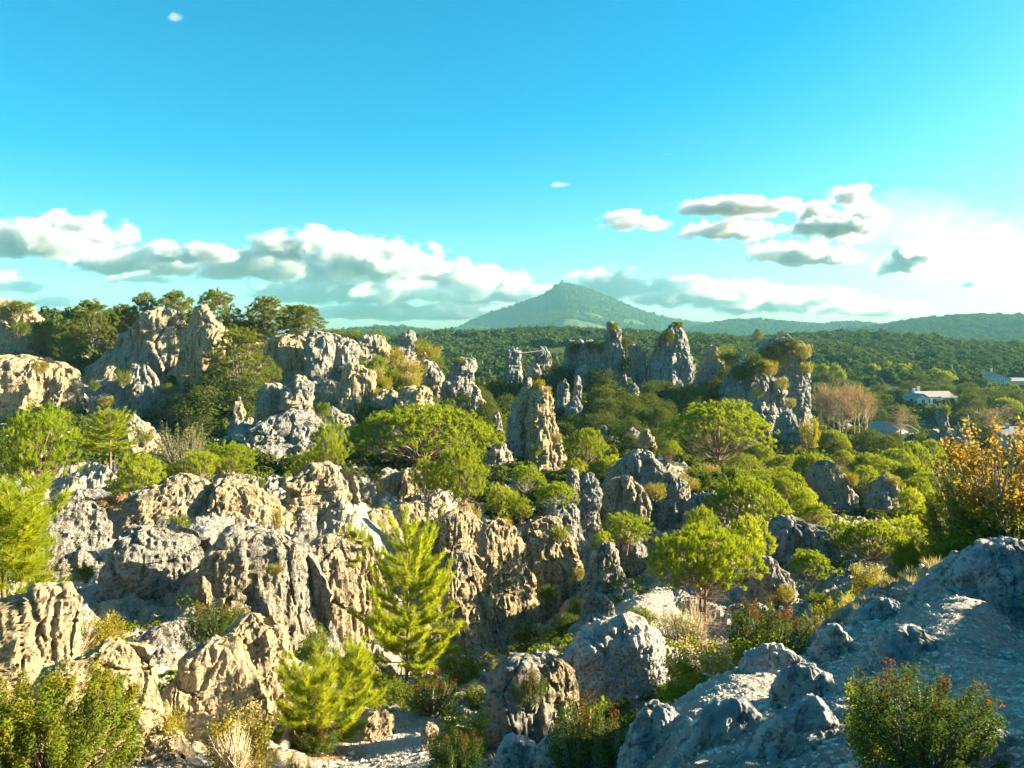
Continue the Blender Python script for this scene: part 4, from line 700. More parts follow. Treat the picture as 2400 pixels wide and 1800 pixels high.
# ------------------------------------------------------------------ rocks: lofted bodies with real depth, weathered by noise
def build_rock(k, spec):
    name, label, cat, Y, rows, depth, mat, style = spec
    rows = sorted(rows); py = np.array([r[0] for r in rows], float)
    z = -(py - HY) * Y / F; xl = (np.array([r[1] for r in rows]) - 1200) * Y / F; xr = (np.array([r[2] for r in rows]) - 1200) * Y / F
    xc, hw = (xl + xr) / 2, (xr - xl) / 2
    if Y > 84: hw = hw * (1.16 if rows[0][1] > 1180 and rows[0][1] < 1700 else 1.08)
    wmax = hw.max(); H = z[0] - z[-1]; L = min(2 * wmax, H)
    ext = max(1.2, .35 * H)
    step = (3.2 if Y > 9 else 3.8) * Y / F
    zb = z[-1] - ext
    nz = int(np.clip((z[0] - zb) / step, 14, 230)); front = int(np.clip(3.2 * wmax * (1 + depth) / step * .62, 24, 330))
    zz = np.linspace(zb, z[0], nz)
    zi = np.concatenate([[zb], z[::-1]]); HW = np.interp(zz, zi, np.concatenate([[hw[-1] * 1.06], hw[::-1]])); XC = np.interp(zz, zi, np.concatenate([[xc[-1]], xc[::-1]]))
    tt = np.clip((zz - z[-1]) / max(z[0] - z[-1], .1), 0, 1); HW = HW * (1 + .20 * (1 - tt) ** 4)
    ker = max(1, nz // 26)
    if ker > 1:
        kk = np.ones(ker) / ker
        for A in (HW, XC):
            A[:] = np.convolve(np.pad(A, (ker // 2, ker - 1 - ker // 2), 'edge'), kk, 'valid')
    ncap = max(4, int(hw[0] / step / 1.6)); a = np.linspace(0, math.pi / 2, ncap + 1)[1:]
    hc = min(hw[0] * .4, .12 * H)
    zz = zz - hc * .5 * sstep(zz, z[-1], z[0])
    zz = np.concatenate([zz, zz[-1] + hc * np.sin(a)]); XC = np.concatenate([XC, np.full(ncap, XC[-1])])
    dp = depth * (.45 * HW + .55 * wmax * (1 - .6 * (zz[:nz] - zz[0]) / max(zz[nz - 1] - zz[0], .1)))
    HWc = np.concatenate([HW, HW[-1] * np.cos(a) * .999 + .001]); dp = np.concatenate([dp, dp[-1] * np.cos(a) + .001])
    s = np.linspace(-1, 1, front, endpoint=False); th = -math.pi / 2 + math.pi * (.62 * s + .38 * s ** 3)
    p = 2.7; cx = np.sign(np.cos(th)) * np.abs(np.cos(th)) ** (2 / p); cyv = np.sign(np.sin(th)) * np.abs(np.sin(th)) ** (2 / p)
    yc = Y + depth * wmax
    yaw = math.tan(math.radians(np.interp((rows[0][1] + rows[0][2]) / 2, [0, 900, 1300, 1500, 2400], [36, 36, 22, 0, -6]) * (.45 if Y > 80 else .85)))
    X = XC[:, None] + HWc[:, None] * cx; Yv = yc + dp[:, None] * cyv + yaw * HWc[:, None] * (cx + 0) * (.55 + .45 * (cyv < 0)); Z = np.repeat(zz[:, None], front, 1)
    nr = len(zz)
    Pg = np.stack([X, Yv, Z], -1)
    du = np.roll(Pg, -1, 1) - np.roll(Pg, 1, 1); dv = np.gradient(Pg, axis=0)
    Nn = unit(np.cross(du, dv)).reshape(-1, 3)
    P = Pg.reshape(-1, 3); S = 100 + k * 13
    lam = L
    # domain warp
    Wp = P + np.stack([fbm(P / (lam * .5), 2, S + 1), fbm(P / (lam * .5), 2, S + 2), fbm(P / (lam * .5), 2, S + 3)], 1) * lam * .05
    capm = np.repeat(np.concatenate([np.ones(nz), np.cos(a)]), front)
    d = fbm(P / (lam * .6), 2, S) * lam * .065
    isf, iss, isk = ('f' in style), ('s' in style), ('k' in style)
    # broad joint blocks set in or out, with open joints
    f1, f2, cid = worley(Wp / np.array([lam * .42, lam * .42, lam * (.85 if isf else .55)]), S + 20)
    d = d + (cid - .5) * lam * .045 - np.exp(-((f2 - f1) / .035) ** 2) * lam * .032
    # vertical fissures and rills
    fl = 1.0 if isf else .45
    v1 = np.abs(vnoise(Wp / np.array([lam * .22, lam * .22, lam * 1.6]), S + 6) * 2 - 1)
    d = d - np.exp(-(v1 / .05) ** 2) * lam * .055 * fl * capm
    v2 = vnoise(Wp / np.array([lam * .075, lam * .075, lam * .6]), S + 7)
    d = d + (np.abs(v2 * 2 - 1) - .5) * lam * .022 * fl * capm
    # bedding
    st = 1.0 if iss else .5
    hh = vnoise(Wp / np.array([lam * .9, lam * .9, lam * .10]), S + 8) + .5 * vnoise(Wp / np.array([lam * .6, lam * .6, lam * .04]), S + 9)
    d = d + (hh - .75) * lam * .055 * st
    v3 = np.abs(vnoise(Wp / np.array([lam * 1.1, lam * 1.1, lam * .17]), S + 12) * 2 - 1)
    d = d - np.exp(-(v3 / .06) ** 2) * lam * .04 * st
    # ragged weathering down to the finest step
    no = int(np.clip(math.log2(lam * .26 / (step * 2.2)), 2, 7))
    E = P / (lam * .26) / np.array([1, 1, 1.7 if isf else 1.0])
    d = d + fbm(E, no, S + 10, .72) * lam * (.040 if isk else .034)
    fs = step * 2.6; el_ = 2.4 if isf else 1.5
    d = d + fbm(P / np.array([fs * 1.9, fs * 1.9, fs * 1.9 * el_]), 3, S + 11, .85) * fs * .55
    d = d - d.mean() + .35 * d.std() * .5
    P = P + Nn * d[:, None]
    P[:, 2] += 0
    i = np.arange(nr - 1)[:, None] * front; j = np.arange(front)[None]; jn = (j + 1) % front
    f = np.stack([i + j, i + jn, i + front + jn, i + front + j], -1).reshape(-1, 4)
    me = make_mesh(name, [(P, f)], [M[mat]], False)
    link(name, me, label=label, cat=cat)
    return len(f)
nq = sum(build_rock(k, r) for k, r in enumerate(ROCKS))
print('rocks', len(ROCKS), nq * 2, 'tris', round(time.time() - T0, 1))
# ================================================================== plants
def rnd_dirs(rng, n, zmin=-1.0):
    z = rng.uniform(zmin, 1, n); a = rng.uniform(0, 2 * math.pi, n); r = np.sqrt(1 - z * z)
    return np.stack([r * np.cos(a), r * np.sin(a), z], 1)
def needles(rng, O, D, Ls, k, ln, wn, a0=.45, a1=1.1, t0=.1):
    n = len(O); D = unit(D)
    ref = np.where(np.abs(D[:, 2:3]) > .9, [[1., 0, 0]], [[0, 0, 1.]]); U = unit(np.cross(D, ref)); Vv = np.cross(D, U)
    t = rng.uniform(t0, 1, (n, k)); ph = rng.uniform(0, 2 * math.pi, (n, k)); an = a1 + (a0 - a1) * t + rng.normal(0, .12, (n, k))
    base = O[:, None] + D[:, None] * (Ls[:, None] * t)[..., None]
    rad = np.cos(ph)[..., None] * U[:, None] + np.sin(ph)[..., None] * Vv[:, None]
    d = np.cos(an)[..., None] * D[:, None] + np.sin(an)[..., None] * rad
    side = unit(np.cross(d, rng.normal(0, 1, (n, k, 3))))
    L = ln * rng.uniform(.75, 1.15, (n, k, 1))
    v = np.stack([base - side * wn / 2, base + side * wn / 2, base + d * L], 2).reshape(-1, 3)
    return (v, np.arange(len(v)).reshape(-1, 3), 0)
def leaves(rng, Cn, Nr, size, asp=.55):
    n = len(Cn); Nr = unit(Nr + rng.normal(0, .5, (n, 3)))
    t = unit(np.cross(Nr, rng.normal(0, 1, (n, 3)))); b = np.cross(Nr, t); s = (size * rng.uniform(.6, 1.2, n))[:, None]
    v = np.stack([Cn - t * s * .5, Cn + b * s * asp * .5, Cn + t * s * .5, Cn - b * s * asp * .5], 1).reshape(-1, 3)
    return (v, np.arange(len(v)).reshape(-1, 4), 0)
PROTO = {}
def proto(kind, var, parts, H, Wd):
    co = []
    for _, me in parts:
        v = np.empty(len(me.vertices) * 3, np.float32); me.vertices.foreach_get('co', v); co.append(v.reshape(-1, 3))
    co = np.concatenate(co); q = lambda a, p: float(np.quantile(a, p))
    PROTO[(kind, var)] = (parts, q(co[:, 2], .997), max(q(co[:, 0], .996) - q(co[:, 0], .004), q(co[:, 1], .996) - q(co[:, 1], .004)))

def limb_tree(kind, var, seed, H, Wd, crown_lo, mode, ncl, cr, flat, tips, shoots, nk, ln, wn, mat, bark, trunk_r, fork=.35, ntr=1, sh_len=.22, dead=0, leaf=None, upb=.7, twsides=3, puff=.09):
    rng = np.random.default_rng(seed); wood = []; R = Wd / 2 - cr * .6
    k = np.arange(ncl) + .5; ang = k * 2.39996 + rng.uniform(0, 6)
    if mode == 'umbrella':
        rho = np.sqrt(k / ncl) * R; x = rho * np.cos(ang); y = rho * np.sin(ang)
        z = H - cr * flat - (H - crown_lo - cr * flat) * (rho / R) ** 2.4 + rng.normal(0, .22, ncl) * cr
    elif mode == 'round':
        zz = 1 - 1.75 * k / ncl; rr = np.sqrt(np.maximum(0, 1 - zz ** 2)) * R; x = rr * np.cos(ang); y = rr * np.sin(ang)
        z = crown_lo + (H - crown_lo - cr * flat) * (zz + .75) / 1.75 + rng.normal(0, .12, ncl) * cr
        ws = rng.uniform(.78, 1.12, ncl); x = x * ws; y = y * ws
        q = rng.random(ncl) < .22; x[q] *= .5; y[q] *= .5
    else:  # aleppo: tiers in an uneven cone
        t = k / ncl; env = np.interp(t, [0, .12, .45, .8, 1], [.55, .95, .9, .55, .12]); rr = R * env * np.sqrt(rng.uniform(.25, 1, ncl))
        x = rr * np.cos(ang); y = rr * np.sin(ang); z = crown_lo + (H - crown_lo - cr * flat) * t + rng.normal(0, .12, ncl) * cr
    x = x + rng.normal(0, .18, ncl) * cr; y = y + rng.normal(0, .18, ncl) * cr
    cc = np.stack([x, y, z], 1); rad = cr * rng.uniform(.72, 1.25, ncl)
    trunks = []
    top = H - .5 * (H - crown_lo)
    for q in range(ntr):
        off = np.array([rng.normal(0, .12), rng.normal(0, .12), 0]) * (ntr > 1) * H * .35; lean = rng.normal(0, .05, 3) * H; lean[2] = 0
        p = bezier(np.array([off[0] * .35, off[1] * .35, -.6]), np.array([off[0], off[1], top * .5]) + lean * .7, np.array([off[0] * 1.4, off[1] * 1.4, top]) + lean * .4, 9)
        trunks.append(p); wood += tube(p, np.linspace(trunk_r, trunk_r * .45, 9), 8)
    for i in range(ncl):
        tr = trunks[i % ntr]; f = fork + (1 - fork) * rng.uniform(.05, 1) * np.clip((cc[i, 2] - crown_lo * .6) / (H - crown_lo * .6), .15, 1)
        a0 = tr[int(np.clip(f * 8, 0, 8))]
        mid = a0 * .45 + cc[i] * .55; mid[2] = a0[2] * .62 + cc[i, 2] * .38; mid += rng.normal(0, .12, 3) * cr
        wood += tube(bezier(a0, mid, cc[i], 6), np.linspace(trunk_r * .36, trunk_r * .10, 6), 5)
    O, D, LN, LP = [], [], [], []
    for i in range(ncl):
        d = rnd_dirs(rng, tips, -.35 if mode != 'round' else -.5); tp = cc[i] + d * rad[i] * np.array([1, 1, flat])
        for q in range(tips):
            if leaf is None or q % 4 == 0:
                wood += tube(np.stack([cc[i] + (tp[q] - cc[i]) * .1, (cc[i] + tp[q]) / 2 - [0, 0, .04 * cr], tp[q]]), [trunk_r * .09, trunk_r * .06, trunk_r * .03], twsides)
        outw = unit(cc[i] * [1, 1, 0] + 1e-6)
        base = unit(d * .6 + np.array([0, 0, upb]) + outw * .25)
        for s_ in range(shoots):
            O.append(tp + rng.normal(0, puff, (tips, 3))); D.append(base + rng.normal(0, .30, (tips, 3)))
        LP.append(d)
    for q in range(dead):
        tr = trunks[q % ntr]; a0 = tr[rng.integers(2, 6)]; an = rng.uniform(0, 6.28); L_ = Wd * rng.uniform(.15, .42)
        e = a0 + np.array([math.cos(an) * L_, math.sin(an) * L_, L_ * rng.uniform(-.15, .5)])
        pth = bezier(a0, (a0 + e) / 2 + rng.normal(0, .1, 3), e, 4); wood += tube(pth, [trunk_r * .16, trunk_r * .12, trunk_r * .08, trunk_r * .03], 3)
        for _ in range(3):
            b0 = pth[rng.integers(1, 3)]; wood += tube(np.stack([b0, b0 + rng.normal(0, .28, 3) * L_ + (e - a0) * .25]), [trunk_r * .07, trunk_r * .02], 3)
    O = np.concatenate(O); D = np.concatenate(D)
    if leaf is None: fol = [needles(rng, O, D, np.full(len(O), sh_len), nk, ln, wn, .35, 1.0)]
    else: fol = [leaves(rng, np.repeat(O, nk, 0) + rng.normal(0, leaf * .9, (len(O) * nk, 3)), np.repeat(unit(D), nk, 0), np.full(len(O) * nk, leaf), .6)]
    proto(kind, var, [('trunk', make_mesh('trunk', wood, [M[bark]])), ('crown', make_mesh('crown', fol, [M[mat]], leaf is not None))], H, Wd)

def whorl_pine(kind, var, seed, H, Wd, lo, whorls, per, shoots_sp, nk, ln, wn, mat, prof=1.0, up=.45, trunk_r=.09, bare=.25, sub=.5):
    rng = np.random.default_rng(seed); wood = []; O, D, LS = [], [], []
    tp = bezier(np.array([0, 0, -.5]), np.array([rng.normal(0, .03) * H, rng.normal(0, .03) * H, H * .5]), np.array([0, 0, H]), 12)
    wood += tube(tp, np.linspace(trunk_r, trunk_r * .12, 12), 8)
    for w in range(whorls):
        t = (w + rng.uniform(0, .35)) / whorls; z = lo + (H - lo) * t * .97
        Lb = Wd / 2 * ((1 - t) ** (.8 * prof)) * (.75 + .25 * min(1, t * 6 + .5)) + .12
        a00 = rng.uniform(0, 6.28); c0 = tp[int(np.clip(z / H * 11, 0, 11))] * [1, 1, 0]
        for b in range(per):
            an = a00 + b * 6.283 / per + rng.normal(0, .3); Lq = Lb * rng.uniform(.55, 1.2); el = up * (.55 + .9 * t) + rng.normal(0, .14)
            dr = np.array([math.cos(an), math.sin(an), 0]); s0 = c0 + [0, 0, z]
            e = s0 + dr * Lq + np.array([0, 0, Lq * math.tan(min(el, 1.15))]); mid = s0 + dr * Lq * .62 + np.array([0, 0, Lq * .55 * math.tan(el) * .25])
            pth = bezier(s0, mid, e, 7); wood += tube(pth, np.linspace(trunk_r * .32 * (1 - .6 * t), .006, 7), 4)
            ns = max(2, int(Lq / shoots_sp))
            for q in range(ns):
                f = bare + (1 - bare) * (q + rng.uniform(0, 1)) / ns; pp = pth[0] * 0; idx = f * 6; i0 = int(min(idx, 5)); pp = pth[i0] + (pth[i0 + 1] - pth[i0]) * (idx - i0)
                td = unit(pth[i0 + 1] - pth[i0]); O.append(pp); D.append(td); LS.append(Lq / ns * 1.3)
                for sgn in (-1, 1):
                    if rng.random() < .8:
                        sd = unit(td + sgn * np.cross(td, [0, 0, 1]) * rng.uniform(.5, 1.0) + np.array([0, 0, rng.uniform(.05, .45)])); l2 = Lq * sub * (1 - f * .75) * rng.uniform(.35, .8) + .06
                        m2 = max(1, int(l2 / shoots_sp)); wood += tube(np.stack([pp, pp + sd * l2]), [.007, .003], 3)
                        for g_ in range(m2): O.append(pp + sd * l2 * g_ / m2); D.append(unit(sd + np.array([0, 0, .12 * g_]))); LS.append(l2 / m2 * 1.25 + .04)
    for q in range(5): O.append(tp[-1] - [0, 0, .12 * q]); D.append(np.array([rng.normal(0, .1), rng.normal(0, .1), 1])); LS.append(.2)
    O = np.array(O); D = np.array(D); LS = np.array(LS)
    fol = [needles(rng, O, D, LS, nk, ln, wn, .35, .95, 0.0)]
    proto(kind, var, [('trunk', make_mesh('trunk', wood, [M['bark']])), ('crown', make_mesh('crown', fol, [M[mat]], False))], H, Wd)

def shrub(kind, var, seed, H, Wd, nst, ncl, nleaf, leaf, mat, tipmat=None, bark='bark_grey', asp=.5, twigs=0, upright=.5, cl=.16, tipfrac=.1):
    rng = np.random.default_rng(seed); wood, fol, tips = [], [], []
    C_, Dn = [], []
    for i in range(ncl):
        an = rng.uniform(0, 6.28); r = Wd / 2 * math.sqrt(rng.uniform(.02, 1)) * .82
        zt = H * (.38 + .62 * rng.uniform(.2, 1) * math.sqrt(max(.05, 1 - (r / (Wd / 2)) ** 2 * .8)))
        if rng.random() < .5: zt *= rng.uniform(.25, .8)
        e = np.array([r * math.cos(an), r * math.sin(an), zt]); s0 = np.array([e[0] * .12, e[1] * .12, -.15])
        mid = s0 + (e - s0) * .5 + np.array([0, 0, H * .12 * upright]) + rng.normal(0, .04, 3) * Wd
        if i < nst or i % 3 == 0: wood += tube(bezier(s0, mid, e, 5), np.linspace(.016, .005, 5) * H * .8 + .002, 3)
        C_.append(e); Dn.append(unit(e - s0 + np.array([0, 0, H * .3])))
    C_ = np.array(C_); Dn = np.array(Dn)
    rad = cl * Wd * rng.uniform(.6, 1.3, ncl)
    for q in range(twigs):
        i = rng.integers(0, ncl); e = C_[i] * rng.uniform(.85, 1.15) + rng.normal(0, .06, 3) * Wd; s0 = C_[i] * np.array([.3, .3, .25])
        wood += tube(np.stack([s0, (s0 + e) / 2 + rng.normal(0, .03, 3) * Wd, e]), [.008 * H, .006 * H, .002 * H], 3)
    n = nleaf; idx = np.repeat(np.arange(ncl), n); d = rnd_dirs(rng, ncl * n, -.8)
    rr = rad[idx] * rng.uniform(.25, 1, ncl * n) ** .5
    sprig = rng.uniform(-.9, 1.0, ncl * n)[:, None] * Dn[idx] * rad[idx][:, None] * upright * 1.6
    pos = C_[idx] + d * rr[:, None] * (1 - .45 * upright) + sprig
    keep = pos[:, 2] > 0; pos, d, idx, sprig = pos[keep], d[keep], idx[keep], sprig[keep]
    isT = np.zeros(len(pos), bool)
    if tipmat is not None:
        score = (pos[:, 2] / H) + rng.normal(0, .10, len(pos)) + .25 * np.sin(idx * 2.7)
        isT = score > np.quantile(score, 1 - tipfrac)
    nn = unit(d + Dn[idx] * .5)
    fol.append(leaves(rng, pos[~isT], nn[~isT], np.full((~isT).sum(), leaf), asp))
    parts = [('stems', make_mesh('stems', wood or [box(-.01, .01, -.01, .01, 0, H * .3)], [M[bark]]))]
    parts.append(('foliage', make_mesh('foliage', fol, [M[mat]])))
    if isT.any(): parts.append(({'rust': 'red_tips', 'amber': 'amber_tips', 'gold': 'golden_tips'}.get(tipmat, 'dry_tips'), make_mesh('tips', [leaves(rng, pos[isT], nn[isT], np.full(isT.sum(), leaf * 1.15), asp)], [M[tipmat]])))
    proto(kind, var, parts, H, Wd)

def bare_tree(kind, var, seed, H, Wd, upright):
    rng = np.random.default_rng(seed); wood = []; ends = []
    def grow(p, d, L, r, lv):
        q = p + d * L * .5 + rng.normal(0, .05, 3) * L; e = p + d * L
        wood.extend(tube(bezier(p, q, e, 4 if lv < 2 else 3), np.linspace(r, r * .6, 4 if lv < 2 else 3), 6 if lv < 2 else 3))
        if lv >= 5: ends.append(e); return
        for _ in range(3 if lv < 4 else 4):
            nd = unit(d + rng.normal(0, .42 if lv else .3, 3) + np.array([0, 0, .16 * upright]))
            grow(p + d * L * rng.uniform(.55, 1.0), nd, L * rng.uniform(.55, .8), r * .58, lv + 1)
    grow(np.array([0, 0, -.4]), np.array([rng.normal(0, .05), rng.normal(0, .05), 1.0]), H * .40, H * .022, 0)
    me = np.concatenate([w[0] for w in wood]); sx_ = Wd / (me[:, 0].max() - me[:, 0].min()); sz_ = H / me[:, 2].max(); sc = np.array([sx_, sx_, sz_])
    wood = [(w[0] * sc, w[1], 0) for w in wood]; ends = np.array(ends) * sc
    ends = np.repeat(ends, 6, 0) + rng.normal(0, .45, (len(ends) * 6, 3))
    ends = ends[rng.random(len(ends)) < .75]
    proto(kind, var, [('trunk', make_mesh('trunk', wood, [M['bark_pale']])), ('dead_leaves', make_mesh('dead_leaves', [leaves(rng, ends, rnd_dirs(rng, len(ends)), np.full(len(ends), .26), .8)], [M['brown']]))], H, Wd)

# umbrella pines
limb_tree('U', 0, 1, 5.5, 12.5, 2.4, 'umbrella', 70, 1.0, .6, 13, 4, 14, .26, .055, 'pine', 'bark', .22, .25, 1, .16, 40)
limb_tree('U', 1, 2, 6.5, 9.5, 3.0, 'umbrella', 46, .95, .6, 13, 4, 14, .25, .050, 'pine', 'bark', .17, .3, 1, .16, 40)
limb_tree('U', 2, 3, 5.5, 5.0, 3.0, 'umbrella', 28, .70, .7, 13, 4, 13, .21, .042, 'pine', 'bark_grey', .12, .35, 1, .14, 44, puff=.07)
# rounded pines with candle shoots
limb_tree('R', 0, 4, 5.0, 4.4, 1.7, 'round', 40, .62, .85, 9, 5, 14, .19, .034, 'pine', 'bark', .11, .4, 2, .26, 30, None, 1.3, puff=.06)
limb_tree('R', 1, 5, 3.2, 3.6, .9, 'round', 34, .55, .8, 9, 5, 14, .17, .032, 'pine_young', 'bark_grey', .08, .15, 1, .22, 24, None, 1.3, puff=.055)
limb_tree('N', 0, 6, 4.9, 4.7, 2.75, 'round', 60, .55, .85, 9, 5, 24, .15, .021, 'pine', 'bark', .10, .58, 2, .28, 90, None, 1.4, puff=.03)
# aleppo pines of the ridge
limb_tree('A', 0, 7, 7.5, 6.0, 2.4, 'aleppo', 38, .95, .5, 14, 4, 12, .26, .06, 'pine_far', 'bark_grey', .14, .3, 1, .16, 8)
limb_tree('A', 1, 8, 6.5, 5.4, 1.0, 'aleppo', 44, .95, .55, 14, 4, 12, .26, .06, 'pine_far', 'bark_grey', .14, .15, 1, .16, 4)
limb_tree('A', 2, 9, 8.0, 6.6, 1.4, 'aleppo', 46, 1.0, .5, 14, 4, 12, .26, .06, 'pine_far', 'bark_grey', .15, .2, 1, .16, 6)
# holm oaks
limb_tree('O', 0, 10, 5.0, 5.6, .8, 'round', 38, .85, .8, 16, 2, 5, 0, 0, 'oak', 'bark_grey', .14, .15, 1, .2, 0, .27)
limb_tree('O', 1, 11, 4.2, 5.0, .5, 'round', 30, .85, .75, 16, 2, 5, 0, 0, 'oak', 'bark_grey', .12, .15, 1, .2, 0, .25)
limb_tree('O', 2, 12, 5.5, 5.0, .6, 'round', 36, .80, .8, 16, 2, 5, 0, 0, 'oak', 'bark_grey', .14, .15, 1, .2, 0, .25)
# young pines
whorl_pine('T', 0, 20, 7.0, 4.3, .95, 12, 6, .15, 24, .24, .020, 'pine_young', .55, .58, .09, .2, .66)
whorl_pine('S', 0, 21, 2.2, 1.9, .12, 7, 6, .10, 34, .22, .011, 'pine_young', .55, .75, .04, .1, .6)
whorl_pine('S', 1, 22, 2.1, 1.5, .12, 7, 6, .10, 34, .22, .011, 'pine_young', .55, .75, .035, .1, .6)
whorl_pine('Y', 2, 23, 5.6, 3.2, 1.3, 14, 6, .20, 20, .22, .030, 'pine_young', .45, .5, .08, .2, .55)
whorl_pine('Y', 3, 24, .9, .5, .08, 6, 5, .08, 16, .08, .010, 'pine_young', .6, .7, .015, .1, .4)
# shrubs
shrub('B', 0, 30, 1.3, 1.5, 14, 60, 62, .095, 'bush')
shrub('B', 1, 31, 1.4, 1.4, 14, 60, 62, .085, 'bush', None, upright=.8)
shrub('B', 2, 32, 1.2, 1.8, 14, 64, 62, .095, 'bush', None, upright=.3)
shrub('G', 0, 33, 1.3, 1.5, 14, 80, 60, .070, 'gold', None, upright=.8, cl=.12, twigs=30)
shrub('G', 1, 34, 1.3, 1.6, 14, 80, 60, .070, 'gold', 'straw', upright=.6, cl=.13, twigs=40, tipfrac=.12)
shrub('H', 0, 35, 1.3, 1.5, 16, 100, 90, .052, 'heath', 'rust', upright=.9, cl=.10, twigs=40, tipfrac=.07, asp=.45)
shrub('H', 1, 36, 1.2, 1.6, 16, 190, 130, .040, 'heath', 'rust', upright=.9, cl=.085, twigs=40, tipfrac=.018, asp=.42)
shrub('L', 0, 37, 1.5, 1.6, 16, 100, 56, .050, 'pale', None, upright=1.1, cl=.11, twigs=80)
shrub('X', 0, 38, 1.3, 1.4, 40, 70, 12, .045, 'straw', None, 'twig', upright=1.2, cl=.10, twigs=260)
shrub('E', 0, 39, 2.3, 1.9, 22, 130, 60, .062, 'gold', 'amber', 'bark_grey', upright=.6, cl=.085, twigs=160, tipfrac=.45, asp=.55)
shrub('E', 1, 40, 1.7, 1.5, 20, 120, 60, .058, 'bush', 'gold', 'bark_grey', upright=.6, cl=.10, twigs=160, tipfrac=.3, asp=.55)
shrub('J', 0, 41, 1.5, 1.9, 20, 210, 190, .042, 'bush', 'gold', 'bark', upright=.9, cl=.07, twigs=20, tipfrac=.12, asp=.45)
for v in range(3): bare_tree('P', v, 50 + v, 13.0, 6.5 if v != 1 else 9.0, 1.0 if v != 1 else .4)
print('protos', sum(sum(len(m.polygons) for _, m in p[0]) for p in PROTO.values()), round(time.time() - T0, 1))

KNAME = {'U': ('umbrella_pine', 'pine tree'), 'R': ('round_pine', 'pine tree'), 'N': ('round_pine', 'pine tree'), 'A': ('ridge_pine', 'pine tree'), 'O': ('holm_oak', 'tree'), 'T': ('young_pine', 'pine tree'),
         'S': ('young_pine', 'pine tree'), 'Y': ('slender_pine', 'pine tree'), 'B': ('shrub', 'shrub'), 'G': ('golden_shrub', 'shrub'), 'H': ('heath_shrub', 'shrub'), 'L': ('feathery_shrub', 'shrub'),
         'X': ('dry_shrub', 'shrub'), 'E': ('orange_shrub', 'shrub'), 'J': ('juniper', 'shrub'), 'P': ('plane_tree', 'tree')}
prng = random.Random(5)
LAND = [(1237, 950, 'the split central pinnacle'), (1436, 810, 'the needle spire'), (1585, 840, 'the leaning ivy tower'), (1200, 850, 'the square pinnacle with the pole'), (1270, 850, 'the cone shaped pinnacle'), (1350, 850, 'the bush-topped crag'),
        (1396, 850, 'the blocky shaded crag'), (1500, 860, 'the pale stubby crag'), (1320, 930, 'the post-like rock'), (1485, 930, 'the small pointed stone'), (1790, 950, 'the great pale pinnacle'), (1860, 860, 'the rear scrub-capped pinnacle'),
        (1680, 1000, 'the open umbrella pine'), (1370, 1050, 'the airy umbrella pine'), (1520, 1030, 'the small orange-lit stone'), (1415, 1010, 'the small rounded stone'), (1075, 900, 'the overhanging pillar'), (1000, 1000, 'the great umbrella pine'),
        (1970, 1150, 'the taller grove rock'), (2080, 1180, 'the smaller grove rock'), (2190, 940, 'the white house'), (2340, 895, 'the gabled upper house'), (2122, 1025, 'the cream barn'), (2222, 1000, 'the crooked stone chimney'), (1975, 960, 'the plane tree row'),
        (2355, 950, 'the flat umbrella pine'), (2040, 880, 'the far low house'), (2290, 1100, 'the tall orange shrub'), (960, 880, 'the golden scrub slope'), (840, 930, 'the big smooth slab'), (2110, 985, 'the lone leafless tree'), (2330, 980, 'the spreading leafless tree')]
PEND = []
SHORT = {'dense green umbrella pine in the grove around the two grey rocks': 'dense umbrella pine', 'bright small pine crowded below the two grove rocks': 'bright small pine', 'golden green scrub bush on the steep slope above the flat blocks': 'golden scrub bush', 'distant umbrella pine on the bank above the white house': 'distant umbrella pine', 'leafless brown plane tree in the tall row beside the great pinnacle': 'tall leafless plane tree', 'olive round tree between the grove and the village': 'olive round tree', 'olive shrub at the foot of the open umbrella pine': 'olive shrub'}
def name_by_landmarks():
    sets = {}
    for (o, phrase, px, py) in PEND:
        d, lx, ly, nm = min((math.hypot(px - a, (py - b) * 1.3), a, b, n) for a, b, n in LAND)
        dx, dy = px - lx, (py - ly) * 1.3
        rel = ('right of ' if dx > 0 else 'left of ') if abs(dx) > abs(dy) else ('below ' if dy > 0 else 'above ')
        sets.setdefault((phrase, rel + nm), []).append((px, o))
    W_ = ['', '', 'second', 'third', 'fourth', 'fifth', 'sixth', 'seventh', 'eighth', 'ninth', 'tenth', 'eleventh', 'twelfth', 'thirteenth', 'fourteenth']
    for (phrase, where), lst in sets.items():
        lst.sort(key=lambda q: q[0]); n = len(lst)
        for i, (px, o) in enumerate(lst):
            if n == 1: o['label'] = f'{phrase} {where}'
            elif i == 0: o['label'] = f'leftmost {phrase} {where}'
            elif i == n - 1: o['label'] = f'rightmost {phrase} {where}'
            else: o['label'] = f'{phrase} {where}, {W_[min(i + 1, 14)]} from the left'
def place(kind, var, label, group, x, y, z, sx_, sz_, cat=None):
    parts, H, Wd = PROTO[(kind, var)]; nm, ct = KNAME[kind]
    e = link(nm, None, None, label, cat or ct, group, None, (x, y, z))
    e.empty_display_size = .3
    e.scale = (sx_, sx_, sz_); e.rotation_euler = (0, 0, prng.uniform(0, 6.28))
    for pn, me in parts: link(pn, me, e, kind='stuff' if pn.endswith('tips') else None)
    return e
_px = np.array([[(p[5] + p[6]) / 2, p[9]] for p in PL])
_hz = height((_px[:, 0] - 1200) * _px[:, 1] / F, _px[:, 1])
